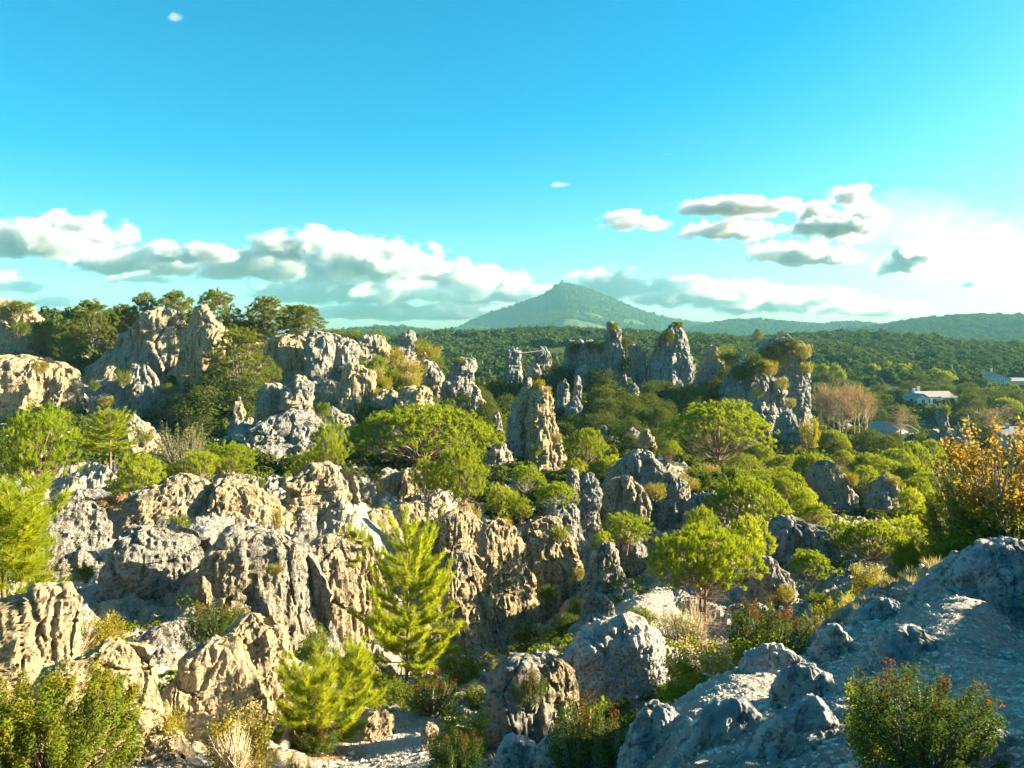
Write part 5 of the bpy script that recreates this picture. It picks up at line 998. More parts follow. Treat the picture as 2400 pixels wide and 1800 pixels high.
for p, hz in zip(PL, _hz):
    kind, var, label, cat, group, l, r, t, b, Y, rock = p
    parts, H, Wd = PROTO[(kind, var)]
    x = ((l + r) / 2 - 1200) * Y / F; wid = (r - l) * Y / F; zt = -(t - HY) * Y / F; zb = -(b - HY) * Y / F
    nom = zt - zb
    if kind == 'A': wid *= 1.2
    z0 = zb if rock else (hz if kind in 'BGHLXEJ' else min(hz, zb + .5))
    if not rock and zt - z0 < .7 * nom: hgt = .8 * nom
    else: hgt = zt - z0
    if kind in 'BGHLXEJ': hgt = min(hgt, 1.5 * nom)
    if rock and hgt > 1.05 * wid: z0 += hgt - 1.05 * wid; hgt = 1.05 * wid
    if rock and kind in 'BGO': wid *= 1.15; z0 -= .1 * hgt
    e_ = place(kind, var, label, group, x, Y + (.25 * wid if rock else 0), z0, wid / Wd, hgt / H, cat)
    if label in SHORT: PEND.append((e_, SHORT[label], (l + r) / 2, (t + b) / 2))
# oaks filling the shaded valley round the pinnacles
rr_ = random.Random(11)
SLOTS = [(1060, 1190, 940, 1010, 118, 9), (1130, 1240, 960, 1040, 100, 9), (1290, 1420, 960, 1050, 105, 14), (1400, 1560, 930, 1040, 116, 22), (1380, 1530, 905, 950, 130, 10), (1500, 1680, 925, 1015, 126, 16),
         (1640, 1740, 850, 960, 134, 14), (1150, 1330, 915, 965, 142, 11), (1440, 1640, 1010, 1060, 98, 10), (1600, 1760, 1000, 1050, 112, 8)]
spots = []
for (x0, x1, y0, y1, Y, n) in SLOTS:
    for q in range(n): spots.append((rr_.uniform(x0, x1), rr_.uniform(y0, y1), Y + rr_.uniform(-5, 5), rr_.uniform(45, 85)))
hs_ = height(np.array([(s[0] - 1200) * s[2] / F for s in spots]), np.array([s[2] for s in spots]))
for s, hz in zip(spots, hs_):
    wid = s[3] * s[2] / F; zt = -(s[1] - HY) * s[2] / F
    hgt = zt - hz
    if hgt < 1.6: hgt = wid * .8
    if hgt > 1.9 * wid: wid = hgt / 1.9
    v = rr_.randrange(3); pr = PROTO[('O', v)]
    e_ = place('O', v, 'dark holm oak', 'holm oaks among the pinnacles', (s[0] - 1200) * s[2] / F, s[2], hz, wid / pr[2], hgt / pr[1])
    PEND.append((e_, 'dark holm oak', s[0], HY - (hz + hgt * .6) * F / s[2]))
# trees round the village houses
spots = []
for (x0, x1, Y, n) in [(2050, 2290, 215, 22), (2060, 2320, 255, 22), (1900, 2290, 285, 22), (2240, 2420, 240, 12), (2280, 2420, 275, 6), (1900, 2080, 235, 12), (2260, 2330, 190, 5)]:
    for q in range(n): spots.append((rr_.uniform(x0, x1), Y + rr_.uniform(-9, 9), rr_.uniform(4.5, 8.0)))
HOUSES_PX = [(2125, 2258, 195, 240), (2288, 2410, 250, 302), (2070, 2178, 150, 190), (2355, 2420, 140, 170), (2200, 2262, 170, 200)]
spots = [s for s in spots if not any(a < s[0] < b and c < s[1] < d for a, b, c, d in HOUSES_PX)]
hs_ = height(np.array([(s[0] - 1200) * s[1] / F for s in spots]), np.array([s[1] for s in spots]))
for s, hz in zip(spots, hs_):
    v = rr_.randrange(3); pr = PROTO[('O', v)]
    e_ = place('O', v, 'round village oak', 'oaks around the village', (s[0] - 1200) * s[1] / F, s[1], hz - .3, s[2] / pr[2], s[2] * rr_.uniform(.7, 1.0) / pr[1])
    PEND.append((e_, 'dark round oak', s[0], HY - (hz + s[2] * .5) * F / s[1]))
name_by_landmarks()
print('plants placed', len(PL), round(time.time() - T0, 1))

# ================================================================== hills
def ridge_profile(px, pts): return np.interp(px, [p[0] for p in pts], [p[1] for p in pts])
HILLS = {}
def hill(name, label, Yr, ridge, Yf, Yb, zf, nx=260, ny=60, rough=.03, seed=0, power=1.0, drop=5.0):
    px = np.linspace(ridge[0][0], ridge[-1][0], nx); py = ridge_profile(px, ridge)
    ker = np.ones(5) / 5; py = np.convolve(np.pad(py, 2, 'edge'), ker, 'valid') + drop
    t = np.linspace(0, 1, ny)
    Yv = np.where(t < .65, Yf + (Yr - Yf) * (t / .65), Yr + (Yb - Yr) * (t - .65) / .35)
    zr = -(py - HY) * Yr / F
    s = np.where(t < .65, (t / .65) ** power, 1 - ((t - .65) / .35) ** 1.6)
    X = ((px - 1200) / F)[None] * (Yv[:, None] * .35 + Yr * .65); Yg = np.repeat(Yv[:, None], nx, 1)
    Z = zf + (zr[None] - zf) * s[:, None]
    P = np.stack([X.ravel(), Yg.ravel(), np.zeros(X.size)], 1); amp = (zr.max() - zf)
    n = (ridged(P / (amp * 1.9 + 60), 4, 300 + seed) - .45) * amp * rough * 4 * (4 * s * (1 - s) * .8 + .12)[:, None].repeat(nx, 1).ravel()
    Z = Z + n.reshape(Z.shape)
    V = np.stack([X, Yg, Z], -1).reshape(-1, 3)
    i = np.arange(ny - 1)[:, None] * nx; j = np.arange(nx - 1)[None]; f = np.stack([i + j, i + j + 1, i + j + nx + 1, i + j + nx], -1).reshape(-1, 4)
    link(name, make_mesh(name, [(V, f)], [M['hill']]), label=label, kind='structure')
    HILLS[name + str(len(HILLS))] = (np.stack([X, Yg, Z], -1), t)
    return np.stack([X, Yg, Z], -1)
h_peak = hill('mountain', 'cone shaped wooded mountain with a tiny tower on top', 2500, [(760, 800), (1000, 784), (1055, 777), (1120, 745), (1180, 724), (1240, 703), (1290, 683), (1308, 664), (1330, 662), (1370, 672), (1430, 695), (1480, 716), (1540, 737), (1620, 752), (1680, 758), (1740, 768), (1900, 790), (2100, 800)], 1750, 3300, -30, 300, 76, .08, 1)
h_left = hill('hill', 'low dark hill between the left ridge and the mountain', 1300, [(500, 800), (700, 780), (860, 768), (905, 764), (960, 768), (1040, 776), (1110, 790), (1250, 805)], 900, 1700, -28, 160, 40, .03, 2)
h_far = hill('hill', 'gentle far ridges right of the mountain', 2100, [(1560, 790), (1640, 760), (1700, 749), (1780, 745), (1870, 752), (1930, 757), (2000, 750), (2060, 757), (2160, 770), (2400, 790)], 1500, 2800, -30, 180, 36, .03, 3)
h_right = hill('hill', 'long wooded hill along the right skyline', 1500, [(1900, 790), (1990, 772), (2060, 761), (2140, 748), (2230, 738), (2300, 734), (2400, 736), (2550, 740), (2800, 750), (3300, 760)], 900, 2200, -28, 200, 40, .03, 4)
h_mid = hill('hill', 'wooded hill with bushy crest behind the valley pinnacles', 480, [(300, 800), (700, 800), (880, 790), (1000, 779), (1060, 772), (1130, 774), (1210, 768), (1300, 764), (1370, 769), (1450, 767), (1530, 776), (1620, 779), (1720, 788), (1850, 790), (1950, 800)], 255, 640, -17, 210, 50, .05, 5, .8, 13.0)
h_rmid = hill('hill', 'near wooded hill slope behind the village', 560, [(1500, 815), (1640, 800), (1760, 790), (1860, 780), (1960, 776), (2060, 777), (2150, 785), (2250, 797), (2400, 805), (2600, 806), (3000, 800)], 330, 760, -19, 210, 50, .04, 6, .8, 12.0)

# canopy of the wooded hills: one mass per hill, crowns instanced on points
def crown_proto(seed, n, leaf):
    rng = np.random.default_rng(seed); d = rnd_dirs(rng, n, -.5)
    lump = 1 + .28 * np.sin(d[:, 0] * 5 + 1) * np.sin(d[:, 1] * 4) + .15 * np.sin(d[:, 2] * 7 + d[:, 0] * 3)
    return leaves(rng, d * lump[:, None] * np.array([1, 1, .8]) + [0, 0, .55], d, np.full(n, leaf), .9)
def canopy(name, label, pts, size, mat, seed, n=150, leaf=.55):
    rng = np.random.default_rng(seed); cp = crown_proto(seed, n, leaf); nv = len(cp[0]); k = len(pts)
    V = np.concatenate([cp[0], pts]); isp = np.concatenate([np.zeros(nv), np.ones(k)])
    sc = np.concatenate([np.ones((nv, 3)), np.stack([size * rng.uniform(.8, 1.2, k), size * rng.uniform(.8, 1.2, k), size * rng.uniform(.65, 1.15, k)], 1)])
    rt = np.concatenate([np.zeros((nv, 3)), np.stack([np.zeros(k), np.zeros(k), rng.uniform(0, 6.28, k)], 1)])
    me = make_mesh(name, [(V, cp[1])], [mat], True, {'is_point': ('POINT', isp), 'crown_scale': ('POINT', sc), 'crown_turn': ('POINT', rt)})
    o = link(name, me, label=label, kind='stuff')
    ng = bpy.data.node_groups.new(name + '_scatter', 'GeometryNodeTree')
    ng.interface.new_socket('Geometry', in_out='INPUT', socket_type='NodeSocketGeometry'); ng.interface.new_socket('Geometry', in_out='OUTPUT', socket_type='NodeSocketGeometry')
    ns, lk = ng.nodes, ng.links
    gi = ns.new('NodeGroupInput'); go = ns.new('NodeGroupOutput')
    a = ns.new('GeometryNodeInputNamedAttribute'); a.data_type = 'FLOAT'; a.inputs['Name'].default_value = 'is_point'
    cmpn = ns.new('FunctionNodeCompare'); cmpn.data_type = 'FLOAT'; cmpn.operation = 'GREATER_THAN'; cmpn.inputs[1].default_value = .5
    sep = ns.new('GeometryNodeSeparateGeometry'); sep.domain = 'POINT'
    mp = ns.new('GeometryNodeMeshToPoints'); iop = ns.new('GeometryNodeInstanceOnPoints')
    s_ = ns.new('GeometryNodeInputNamedAttribute'); s_.data_type = 'FLOAT_VECTOR'; s_.inputs['Name'].default_value = 'crown_scale'
    r_ = ns.new('GeometryNodeInputNamedAttribute'); r_.data_type = 'FLOAT_VECTOR'; r_.inputs['Name'].default_value = 'crown_turn'
    lk.new(a.outputs['Attribute'], cmpn.inputs[0]); lk.new(gi.outputs[0], sep.inputs['Geometry']); lk.new(cmpn.outputs[0], sep.inputs['Selection'])
    lk.new(sep.outputs['Selection'], mp.inputs['Mesh']); lk.new(mp.outputs[0], iop.inputs['Points']); lk.new(sep.outputs['Inverted'], iop.inputs['Instance'])
    lk.new(s_.outputs['Attribute'], iop.inputs['Scale']); lk.new(r_.outputs['Attribute'], iop.inputs['Rotation']); lk.new(iop.outputs[0], go.inputs[0])
    md = o.modifiers.new('scatter', 'NODES'); md.node_group = ng
    return o
def hill_points(grid, n, seed, tmax=.72, tmin=.0):
    rng = np.random.default_rng(seed); ny, nx = grid.shape[:2]
    a = rng.uniform(tmin * ny, tmax * (ny - 1), n); b = rng.uniform(0, nx - 1.001, n); i = a.astype(int); j = b.astype(int); fa, fb = (a - i)[:, None], (b - j)[:, None]
    i = np.minimum(i, ny - 2)
    p = (grid[i, j] * (1 - fa) + grid[i + 1, j] * fa) * (1 - fb) + (grid[i, j + 1] * (1 - fa) + grid[i + 1, j + 1] * fa) * fb
    u = p[:, 0] / p[:, 1]; p = p[np.abs(u) < .72]
    return p
for nm, lb, gr, n, sz, sd, (t0_, t1_) in [('forest', 'dark green scrub forest on the wooded hill behind the pinnacles', h_mid, 12000, 2.1, 71, (.05, .75)), ('forest', 'dark green forest on the near slope behind the village', h_rmid, 11000, 2.3, 72, (.05, .75)),
                                ('forest', 'scrub forest covering the cone shaped mountain', h_peak, 15000, 4.2, 73, (.25, .68)), ('forest', 'scrub forest covering the long right hill', h_right, 11000, 3.6, 74, (.2, .68)),
                                ('forest', 'scrub forest on the gentle far ridges', h_far, 5000, 4.2, 75, (.25, .68)), ('forest', 'scrub forest on the low dark hill', h_left, 3500, 3.6, 76, (.2, .68))]:
    p = hill_points(gr, n, sd, t1_, t0_); keep = vnoise(p / np.array([34., 34., 34.]) * (1 if sd < 73 else .4), sd) + np.random.default_rng(sd).random(len(p)) * .35 > (.44 if sd < 73 else .33)
    p = p[keep]; canopy(nm, lb, p, sz * np.random.default_rng(sd + 1).lognormal(-.05, .2, len(p)), M['forest'], sd)
# undergrowth of the valley floor
rng = np.random.default_rng(81); n = 9000
Yq = np.exp(rng.uniform(math.log(58), math.log(340), n)); uq = rng.uniform(-.72, .75, n); xq = uq * Yq
zq = height(xq, Yq); pts = np.stack([xq, Yq, zq - .1], 1)
keep = (vnoise(pts / 7, 5) > .38)
pts = pts[keep]; canopy('undergrowth', 'low green scrub carpeting the valley floor', pts, np.clip(pts[:, 1] * .009, .5, 2.2), M['oak'], 82, 110, .5)

# ================================================================== clouds: soft bodies of scattering vapour
def cloud_mat(name, dens, aniso, col, cover=.0, wisp=1.0):
    m = bpy.data.materials.new(name); m.use_nodes = True; nt = m.node_tree; nt.nodes.clear(); N = NT(nt)
    tc_ = N.n('ShaderNodeTexCoord').outputs['Object']; geo = N.n('ShaderNodeNewGeometry').outputs['Position']
    # object space is the unit ball; the bottom is flatter than the top
    sp_ = N.n('ShaderNodeSeparateXYZ', Vector=tc_)
    zz = N.m('MULTIPLY', sp_.outputs[2], N.m('ADD', 1.0, N.m('MULTIPLY', N.m('LESS_THAN', sp_.outputs[2], 0.0), .7)))
    r_ = N.n('ShaderNodeVectorMath', {'operation': 'LENGTH'}, i0=N.n('ShaderNodeCombineXYZ', X=sp_.outputs[0], Y=sp_.outputs[1], Z=zz).outputs[0]).outputs['Value']
    n_ = N.m('SUBTRACT', N.noise(N.scale(geo, (1, 1, 1.5)), .0042, 6, .58, .0), .5)
    d_ = N.m('ADD', N.m('SUBTRACT', .62 + cover, r_), N.m('MULTIPLY', n_, 2.6 * wisp))
    d_ = N.m('MULTIPLY', N.ramp(d_, .0, .45), dens)
    v = N.n('ShaderNodeVolumePrincipled', Color=col, Density=d_, Anisotropy=aniso)
    N.n('ShaderNodeOutputMaterial', Volume=v.outputs[0]); return m
M['cloud'] = cloud_mat('cloud_vapour', .030, .5, C(1, 1, 1), .2); M['wisp'] = cloud_mat('thin_cloud_vapour', .006, .5, C(1, 1, 1), -.1)
CLOUDS = [(60, 575, 170, 42, 'grey bottomed cloud at the left edge of the sky'), (185, 553, 110, 42, 'bright puffy cloud top above the left edge bank'), (330, 620, 140, 34, 'blue-grey cloud bank left of the ridge pines'), (420, 598, 110, 26, 'creamy streak of cloud over the blue-grey bank'),
          (700, 590, 130, 40, 'tall creamy cloud head at the centre of the left bank'), (600, 628, 180, 34, 'shaded flat cloud under the tall creamy head'), (860, 622, 170, 46, 'creamy cloud shoulder right of the tall head'), (1000, 668, 190, 42, 'long cloud bank reaching toward the mountain'),
          (1150, 690, 150, 36, 'end of the long cloud bank behind the mountain flank'), (830, 690, 230, 30, 'dark low cloud layer above the right ridge pines'), (960, 735, 260, 18, 'thin low cloud layer over the left horizon'), (150, 714, 75, 15, 'small grey cloud above the low ridge pines'), (330, 655, 75, 15, 'small flat grey cloud over the clear ridge pine'), (30, 668, 80, 22, 'pinkish faint cloud low at the left edge'),
          (1480, 525, 75, 22, 'small cream cloud apart from the bright right group'), (1735, 490, 140, 20, 'long thin cloud at the top of the right group'), (1700, 545, 120, 22, 'ragged white cloud under the long thin one'), (1955, 530, 118, 40, 'dark hearted cloud with glowing rim'), (2000, 470, 60, 26, 'white puff crowning the dark hearted cloud'),
          (1890, 600, 125, 28, 'dark flat cloud under the dark hearted one'), (2125, 620, 80, 34, 'dark ragged cloud before the bright glow'), (2285, 665, 36, 12, 'tiny dark cloud in the bright glow'), (1450, 672, 130, 34, 'cloud bank rising behind the mountain summit'), (1640, 695, 170, 32, 'silver edged cloud bank over the far ridges'), (1840, 712, 180, 28, 'low silver cloud bank over the right horizon'),
          (2020, 728, 150, 16, 'thin low cloud along the right horizon')]
WISPS = [(1320, 434, 40, 9, 'faint wisp of cloud high over the mountain'), (1078, 572, 18, 11, 'tiny white puff above the long bank'), (408, 42, 20, 17, 'faint puff near the top left of the sky'), (1562, 362, 26, 6, 'faint streak high over the small cream cloud'), (1560, 600, 16, 9, 'tiny puff left of the dark flat cloud'), (1525, 618, 12, 9, 'tiny ragged puff beside the other tiny puff'), (280, 532, 14, 6, 'tiny puff above the left bank')]
def cloud(k, px, py, sx_, sy_, label, mat, Y=6500.0):
    Y = Y + (k * 37 % 11) * 110; nu, nv = 28, 13; a = Y / F
    th = np.linspace(0, 2 * math.pi, nu, endpoint=False); ph = np.linspace(-math.pi / 2, math.pi / 2, nv + 2)[1:-1]
    T, Pq = np.meshgrid(th, ph); P = np.stack([np.cos(Pq) * np.cos(T), np.cos(Pq) * np.sin(T), np.sin(Pq)], -1).reshape(-1, 3)
    P = P * (1 + .06 * fbm(P * 2 + k, 2, 900 + k))[:, None]
    P = np.concatenate([P, [[0, 0, -1.0], [0, 0, 1.0]]]); b0 = nu * nv
    i = np.arange(nv - 1)[:, None] * nu; j = np.arange(nu)[None]; jn = (j + 1) % nu
    f = np.stack([i + j, i + jn, i + nu + jn, i + nu + j], -1).reshape(-1, 4); q = np.arange(nu)
    tri = np.concatenate([np.stack([(q + 1) % nu, q, np.full(nu, b0)], 1), np.stack([q + (nv - 1) * nu, (q + 1) % nu + (nv - 1) * nu, np.full(nu, b0 + 1)], 1)])
    me = make_mesh('cloud', [(P, f), (np.zeros((0, 3)), np.zeros((0, 3)))], [M[mat]], True)
    import bmesh
    bm = bmesh.new(); bm.from_mesh(me); bm.verts.ensure_lookup_table()
    for t_ in tri: bm.faces.new([bm.verts[int(w)] for w in t_])
    bm.to_mesh(me); bm.free()
    o = link('cloud', me, None, label, 'cloud', 'clouds over the horizon', None, tuple(at(px, py, Y)))
    o.scale = (sx_ * a * 1.35, max(sx_ * a * .6, sy_ * a * 1.3), sy_ * a * 1.62)
M['dark_cloud'] = cloud_mat('dense_cloud_vapour', .055, .4, C(.975, .985, .99), .18)
for k, c in enumerate(CLOUDS): cloud(k, *c, 'dark_cloud' if c[4].startswith(('dark hear', 'dark flat', 'dark rag', 'tiny dark')) else 'cloud')
M['veil'] = cloud_mat('glow_veil', .0002, .6, C(1, 1, 1), .1, .5)  # thin vapour bodies added to give the white glow towards the sun
for k, c in enumerate([(2260, 610, 330, 110, 'wide thin veil added as white sun glow above the right hills'), (2120, 520, 240, 80, 'thin veil added as sun glow round the dark hearted cloud')]): cloud(60 + k, *c, 'veil', 8800.0)
for k, c in enumerate(WISPS): cloud(40 + k, *c, 'wisp')
print('clouds', round(time.time() - T0, 1))

# ================================================================== haze
m = bpy.data.materials.new('haze_air'); m.use_nodes = True; m.node_tree.nodes.clear(); N = NT(m.node_tree)
HAZE_DENS = .00010
v = N.n('ShaderNodeVolumePrincipled', Color=C(.30, .80, .95), Density=HAZE_DENS, Anisotropy=.0)
N.n('ShaderNodeOutputMaterial', Volume=v.outputs[0])
me = make_mesh('haze', [box(-3650, 3650, -450, 3650, -54, 235)], [m], False)
link('haze', me, label='thin blue air over the whole valley', kind='stuff')
# ================================================================== small stuff on the ground
def stone_proto(seed):
    rng = np.random.default_rng(seed); import itertools
    v = unit(np.array([[0, 0, 1], [0, 0, -1]] + [[math.cos(a), math.sin(a), .25 * (-1) ** q] for q, a in enumerate(np.linspace(0, 2 * math.pi, 7)[:6])], float))
    v = v * rng.uniform(.7, 1.15, (8, 1)) * np.array([1, .8, .55])
    f = [[0, 2 + q, 2 + (q + 1) % 6] for q in range(6)] + [[1, 2 + (q + 1) % 6, 2 + q] for q in range(6)]
    return (v, np.array(f), 0)
def tuft_proto(seed):
    rng = np.random.default_rng(seed); n = 46; a = rng.uniform(0, 6.28, n); l = rng.uniform(.5, 1.0, n); t = rng.uniform(.1, .75, n)
    b = np.stack([np.cos(a), np.sin(a), np.zeros(n)], 1) * .12; tip = b + np.stack([np.cos(a) * np.sin(t), np.sin(a) * np.sin(t), np.cos(t)], 1) * l[:, None]
    sd = np.stack([-np.sin(a), np.cos(a), np.zeros(n)], 1) * .03
    v = np.stack([b - sd, b + sd, tip], 1).reshape(-1, 3); return (v, np.arange(len(v)).reshape(-1, 3), 0)
def ground_points(n, y0, y1, u0, u1, seed, keep):
    rng = np.random.default_rng(seed); y = np.exp(rng.uniform(math.log(y0), math.log(y1), n)); x = rng.uniform(u0, u1, n) * y
    z, path, veg, soil, scree = height(x, y, True); k = keep(x, y, np.maximum(path, scree * .8), rng); return np.stack([x, y, z], 1)[k]
_cp = crown_proto
def scatter(name, label, pts, size, mat, seed, pro):
    global crown_proto
    crown_proto = lambda *a: pro
    o = canopy(name, label, pts, size, mat, seed); crown_proto = _cp; return o
M['stone'] = plain_mat('loose_stone', C(.58, .54, .46), C(.36, .335, .29), 9, .95)
p = ground_points(60000, 3.2, 60, -.75, .8, 91, lambda x, y, pa, r: r.random(len(x)) < .10 + .9 * pa)
scatter('gravel', 'loose pale gravel on the slope and paths', p, np.random.default_rng(3).lognormal(0, .55, len(p)) * (.006 + .0011 * p[:, 1]), M['stone'], 92, stone_proto(4))
p = ground_points(5200, 8, 75, -.75, .75, 93, lambda x, y, pa, r: (vnoise(np.stack([x, y, x * 0], 1) / 2.2, 9) > .60) & (pa < .5))
scatter('dry_grass', 'straw coloured grass tufts between the rocks', p, np.random.default_rng(5).uniform(.09, .26, len(p)), M['straw'], 94, tuft_proto(6))
p = ground_points(5200, 16, 70, -.75, .75, 95, lambda x, y, pa, r: (vnoise(np.stack([x, y, x * 0], 1) / 3.1, 19) > .60) & (pa < .4))
scatter('low_scrub', 'small green herbs and thyme cushions between the rocks', p, np.random.default_rng(7).uniform(.10, .30, len(p)), M['bush'], 96, crown_proto(97, 60, .5))

# fallen log, dead branch, dry stalks
wood = tube(np.array([at(702, 1672, 18.6), at(690, 1700, 17.6), at(672, 1735, 16.6), at(656, 1766, 15.8)]) + rng.normal(0, .01, (4, 3)), [.10, .115, .125, .13], 12, 0)
lg = link('fallen_log', None, None, 'fallen grey log lying by the soft-needled young pine', 'log', None, None, tuple(at(656, 1766, 15.8)))
inv = -np.array(at(656, 1766, 15.8))
link('bark', make_mesh('bark', [(w[0] + inv, w[1], 0) for w in wood], [M['bark_grey']]), lg)
ring = wood[0][0][-12:] + inv; cen = ring.mean(0)
link('cut_end', make_mesh('cut_end', [(np.concatenate([ring * .985 + cen * .015, cen[None] + [0, -.012, -.004]]), np.array([[q, (q + 1) % 12, 12] for q in range(12)]), 0)], [plain_mat('cut_wood', C(.42, .22, .11), C(.56, .34, .18), 14)]), lg)
bp_ = [at(1648, 1578, 14.2), at(1675, 1586, 13.9), at(1700, 1597, 13.6), at(1725, 1610, 13.4)]
link('dead_branch', make_mesh('dead_branch', tube(bp_, [.022, .02, .017, .012], 6, 0, True) + tube([bp_[1], bp_[1] + np.array([.25, .1, .22])], [.012, .004], 4), [M['bark_grey']]), None, 'bare grey branch lying across the airy yellow shrub', 'branch')
# pole between two pinnacles
pa_, pb_ = at(1214, 828, 151), at(1274, 821, 152.5); md_ = (pa_ + pb_) / 2 - np.array([0, 0, .16])
link('wooden_pole', make_mesh('wooden_pole', tube(bezier(pa_, md_, pb_, 8), .13, 8, 0, True), [M['bark_grey']]), None, 'thin wooden pole bridging two shaded pinnacles', 'pole')

# ================================================================== village houses and the summit tower
M['white_wall'] = plain_mat('white_render', C(.74, .74, .72), C(.62, .62, .60), .8, .9)
M['cream_wall'] = plain_mat('cream_render', C(.62, .54, .42), C(.52, .45, .35), .8, .9)
M['grey_wall'] = plain_mat('grey_render', C(.50, .50, .48), C(.40, .40, .39), .8, .9)
M['tile'] = plain_mat('grey_tiles', C(.27, .24, .22), C(.36, .31, .28), 3, .9, .03)
M['red_tile'] = plain_mat('terracotta_tiles', C(.42, .24, .17), C(.50, .32, .24), 3, .9, .03)
M['pane'] = plain_mat('window_glass', C(.04, .05, .06), None, 1, .2)
M['shutter'] = plain_mat('blue_shutter', C(.16, .34, .44), C(.20, .38, .48), 2, .7)
M['frame'] = plain_mat('white_frame', C(.75, .75, .73), None, 2, .6)
def gable_block(x0, x1, y0, y1, h, rh, axis, over=.35):
    wall = [box(x0, x1, y0, y1, -2.5, h)]; th = .22
    if axis == 'x':
        ym = (y0 + y1) / 2
        wall.append((np.array([[x, y, z] for x in (x0, x1) for (y, z) in ((y0, h), (y1, h), (ym, h + rh))], float), np.array([[0, 1, 2], [3, 5, 4]]), 0))
        k = rh / (ym - y0); e = over; rows = [(y0 - e, h - e * k), (ym, h + rh), (y1 + e, h - e * k)]; a0, a1 = x0 - e, x1 + e
        v = np.array([[x, y, z + d] for d in (.05, th) for x in (a0, a1) for (y, z) in rows], float)
    else:
        xm = (x0 + x1) / 2
        wall.append((np.array([[x, y, z] for y in (y0, y1) for (x, z) in ((x0, h), (x1, h), (xm, h + rh))], float), np.array([[0, 1, 2], [3, 5, 4]]), 0))
        k = rh / (xm - x0); e = over; rows = [(x0 - e, h - e * k), (xm, h + rh), (x1 + e, h - e * k)]; a0, a1 = y0 - e, y1 + e
        v = np.array([[x, y, z + d] for d in (.05, th) for y in (a0, a1) for (x, z) in rows], float)
    f = []
    for b_ in (0, 6):
        f += [[b_ + 0, b_ + 1, b_ + 4, b_ + 3], [b_ + 1, b_ + 2, b_ + 5, b_ + 4]]
    f += [[0, 1, 7, 6], [1, 2, 8, 7], [3, 4, 10, 9], [4, 5, 11, 10], [0, 3, 9, 6], [2, 5, 11, 8]]
    return wall, (v, np.array(f), 0)
def house(label, px, py, Y, rot, blocks, openings, wallm, roofm, chim=()):
    c = at(px, py, Y); o = link('house', None, None, label, 'house', None, None, tuple(c)); o.rotation_euler = (0, 0, math.radians(rot))
    roofs = []
    for b in blocks:
        w, r = gable_block(*b); link('wall', make_mesh('wall', w, [M[wallm]], False), o); roofs.append(link('roof', make_mesh('roof', [r], [M[roofm]], False), o))
    for (x, y, z, t) in chim: link('chimney', make_mesh('chimney', [box(x - .3, x + .3, y - .3, y + .3, z - 1.2, z), box(x - .36, x + .36, y - .36, y + .36, z + .002, z + .12)], [M[wallm]], False), roofs[t])
    for (kind, x, y, z, w, h) in openings:
        fr = [box(x - w / 2 - .12, x + w / 2 + .12, y - .06, y - .002, z - .12, z - .001), box(x - w / 2 - .12, x + w / 2 + .12, y - .06, y - .002, z + h + .001, z + h + .12),
              box(x - w / 2 - .12, x - w / 2 - .001, y - .06, y - .002, z, z + h), box(x + w / 2 + .001, x + w / 2 + .12, y - .06, y - .002, z, z + h), box(x - .04, x + .04, y - .055, y - .03, z, z + h)]
        q = link('door' if kind == 'd' else 'window', make_mesh('window', fr, [M['frame']], False), o)
        link('pane', make_mesh('pane', [box(x - w / 2, x + w / 2, y - .028, y - .004, z, z + h)], [M['shutter'] if kind == 's' else M['pane']], False), q)
house('white single-storey house with grey tiled roof among dark oaks', 2192, 950, 230, 6,
      [(-4.2, 6.6, 1.0, 7.5, 2.3, 1.3, 'x'), (-6.3, -2.9, -1.4, 5.5, 2.2, 1.0, 'y'), (2.0, 6.6, -.2, 1.2, 2.1, .35, 'x', .15)],
      [('w', -4.6, -1.4, .3, .9, 1.5), ('w', -1.6, 1.0, .5, 1.3, 1.2), ('w', .4, 1.0, .5, 1.0, 1.2), ('d', 3.0, -.2, .1, 1.5, 1.5), ('w', 4.3, -.2, .6, .6, .8), ('d', 5.6, -.2, .1, 1.5, 1.5)], 'white_wall', 'tile', [(-4.6, 3.0, 4.6, 1), (-1.9, 5.0, 5.0, 0)])
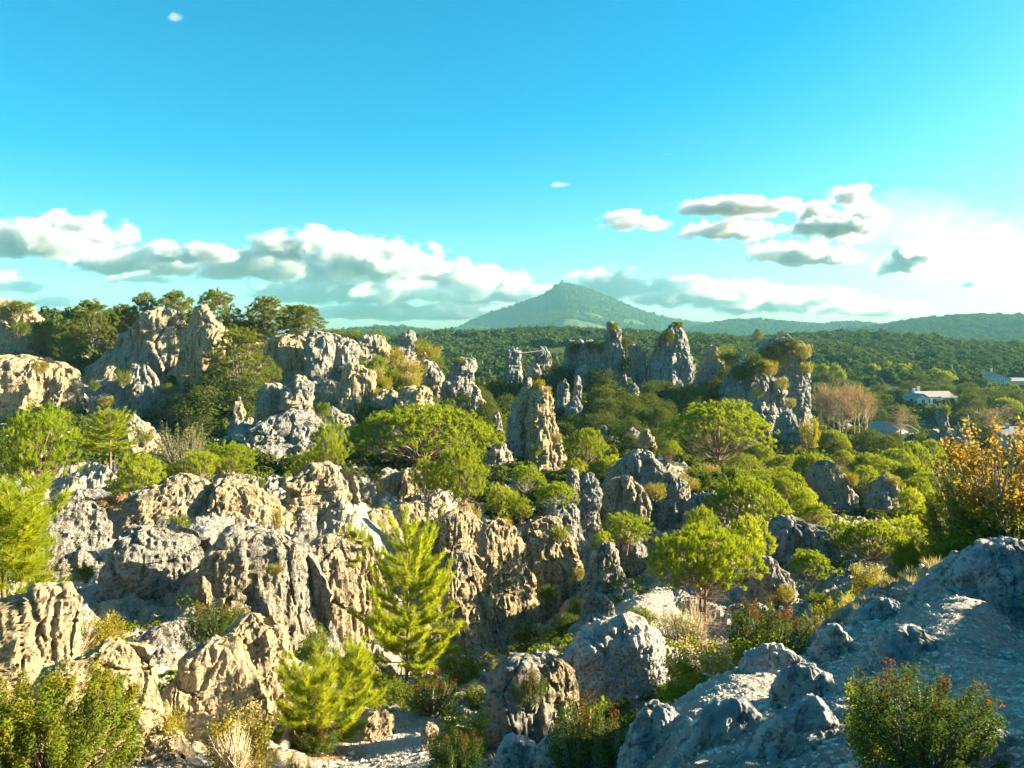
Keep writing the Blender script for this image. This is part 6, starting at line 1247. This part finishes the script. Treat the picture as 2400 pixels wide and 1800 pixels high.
house('grey gabled house on the upper bank at the right edge', 2334, 909, 300, -6,
      [(-6.0, 5.4, 0, 9, 3.3, 2.2, 'y'), (5.4, 12.5, 2.0, 8, 2.4, 1.0, 'x'), (-5.5, 5.0, -1.6, 0, .6, .25, 'x', .1)],
      [('s', -.9, 0, 1.6, 1.2, 1.5), ('s', 2.3, 0, 1.6, 1.2, 1.5), ('s', 4.3, 0, 1.6, .7, 1.2), ('w', 8.0, 2.0, .8, 1.0, 1.1)], 'grey_wall', 'tile', [(-2.5, 4, 6.4, 0), (1.2, 6, 7.0, 0)])
house('cream barn with broad grey roof below the lone leafless tree', 2122, 1036, 188, 22,
      [(-3.2, 3.6, 0, 8.5, 2.4, 1.6, 'y')], [('s', -.9, 0, 1.0, .6, 1.0), ('s', .8, 0, .6, .8, 1.5), ('s', 2.4, 0, 1.2, .6, .7)], 'cream_wall', 'tile', [])
house('pale grey house cut off by the right edge', 2392, 1062, 162, -18,
      [(-3.0, 5.5, 0, 8, 3.6, 1.2, 'x')], [('w', -1.2, 0, .9, .8, 1.3), ('w', 2.2, 0, .9, .8, 1.3)], 'grey_wall', 'tile', [(-1.6, 3, 5.4, 0)])
house('small pale house with pinkish roof behind the crooked stone chimney', 2231, 1046, 195, 12,
      [(-2.6, 2.6, 0, 6, 2.6, 1.1, 'x')], [('w', -1.2, 0, 1.0, .7, 1.0), ('w', 1.2, 0, 1.0, .7, 1.0)], 'cream_wall', 'red_tile', [])
house('low house with pinkish roof half hidden right of the plane trees', 2054, 952, 250, 5,
      [(-3.2, 3.2, 0, 7, 2.3, .9, 'x')], [('w', 1.4, 0, .7, .8, 1.1), ('w', -1.4, 0, .7, .8, 1.1)], 'grey_wall', 'red_tile', [])
house('distant low house under the far umbrella pines', 2028, 897, 330, 0,
      [(-5, 5, 0, 8, 2.4, 1.2, 'x')], [('w', -2, 0, .7, 1.0, 1.2), ('w', 2, 0, .7, 1.0, 1.2)], 'grey_wall', 'tile', [])
c = at(1317, 666, 2490); o = link('summit_tower', None, None, 'tiny stone tower on the mountain summit', 'tower', None, None, tuple(c))
link('body', make_mesh('body', [box(-4, 4, -4, 4, -14, 10)], [M['grey_wall']], False), o)
link('cap', make_mesh('cap', [box(-5.2, 5.2, -5.2, 5.2, 10.01, 12.5)], [M['grey_wall']], False), o)
print('done', round(time.time() - T0, 1))
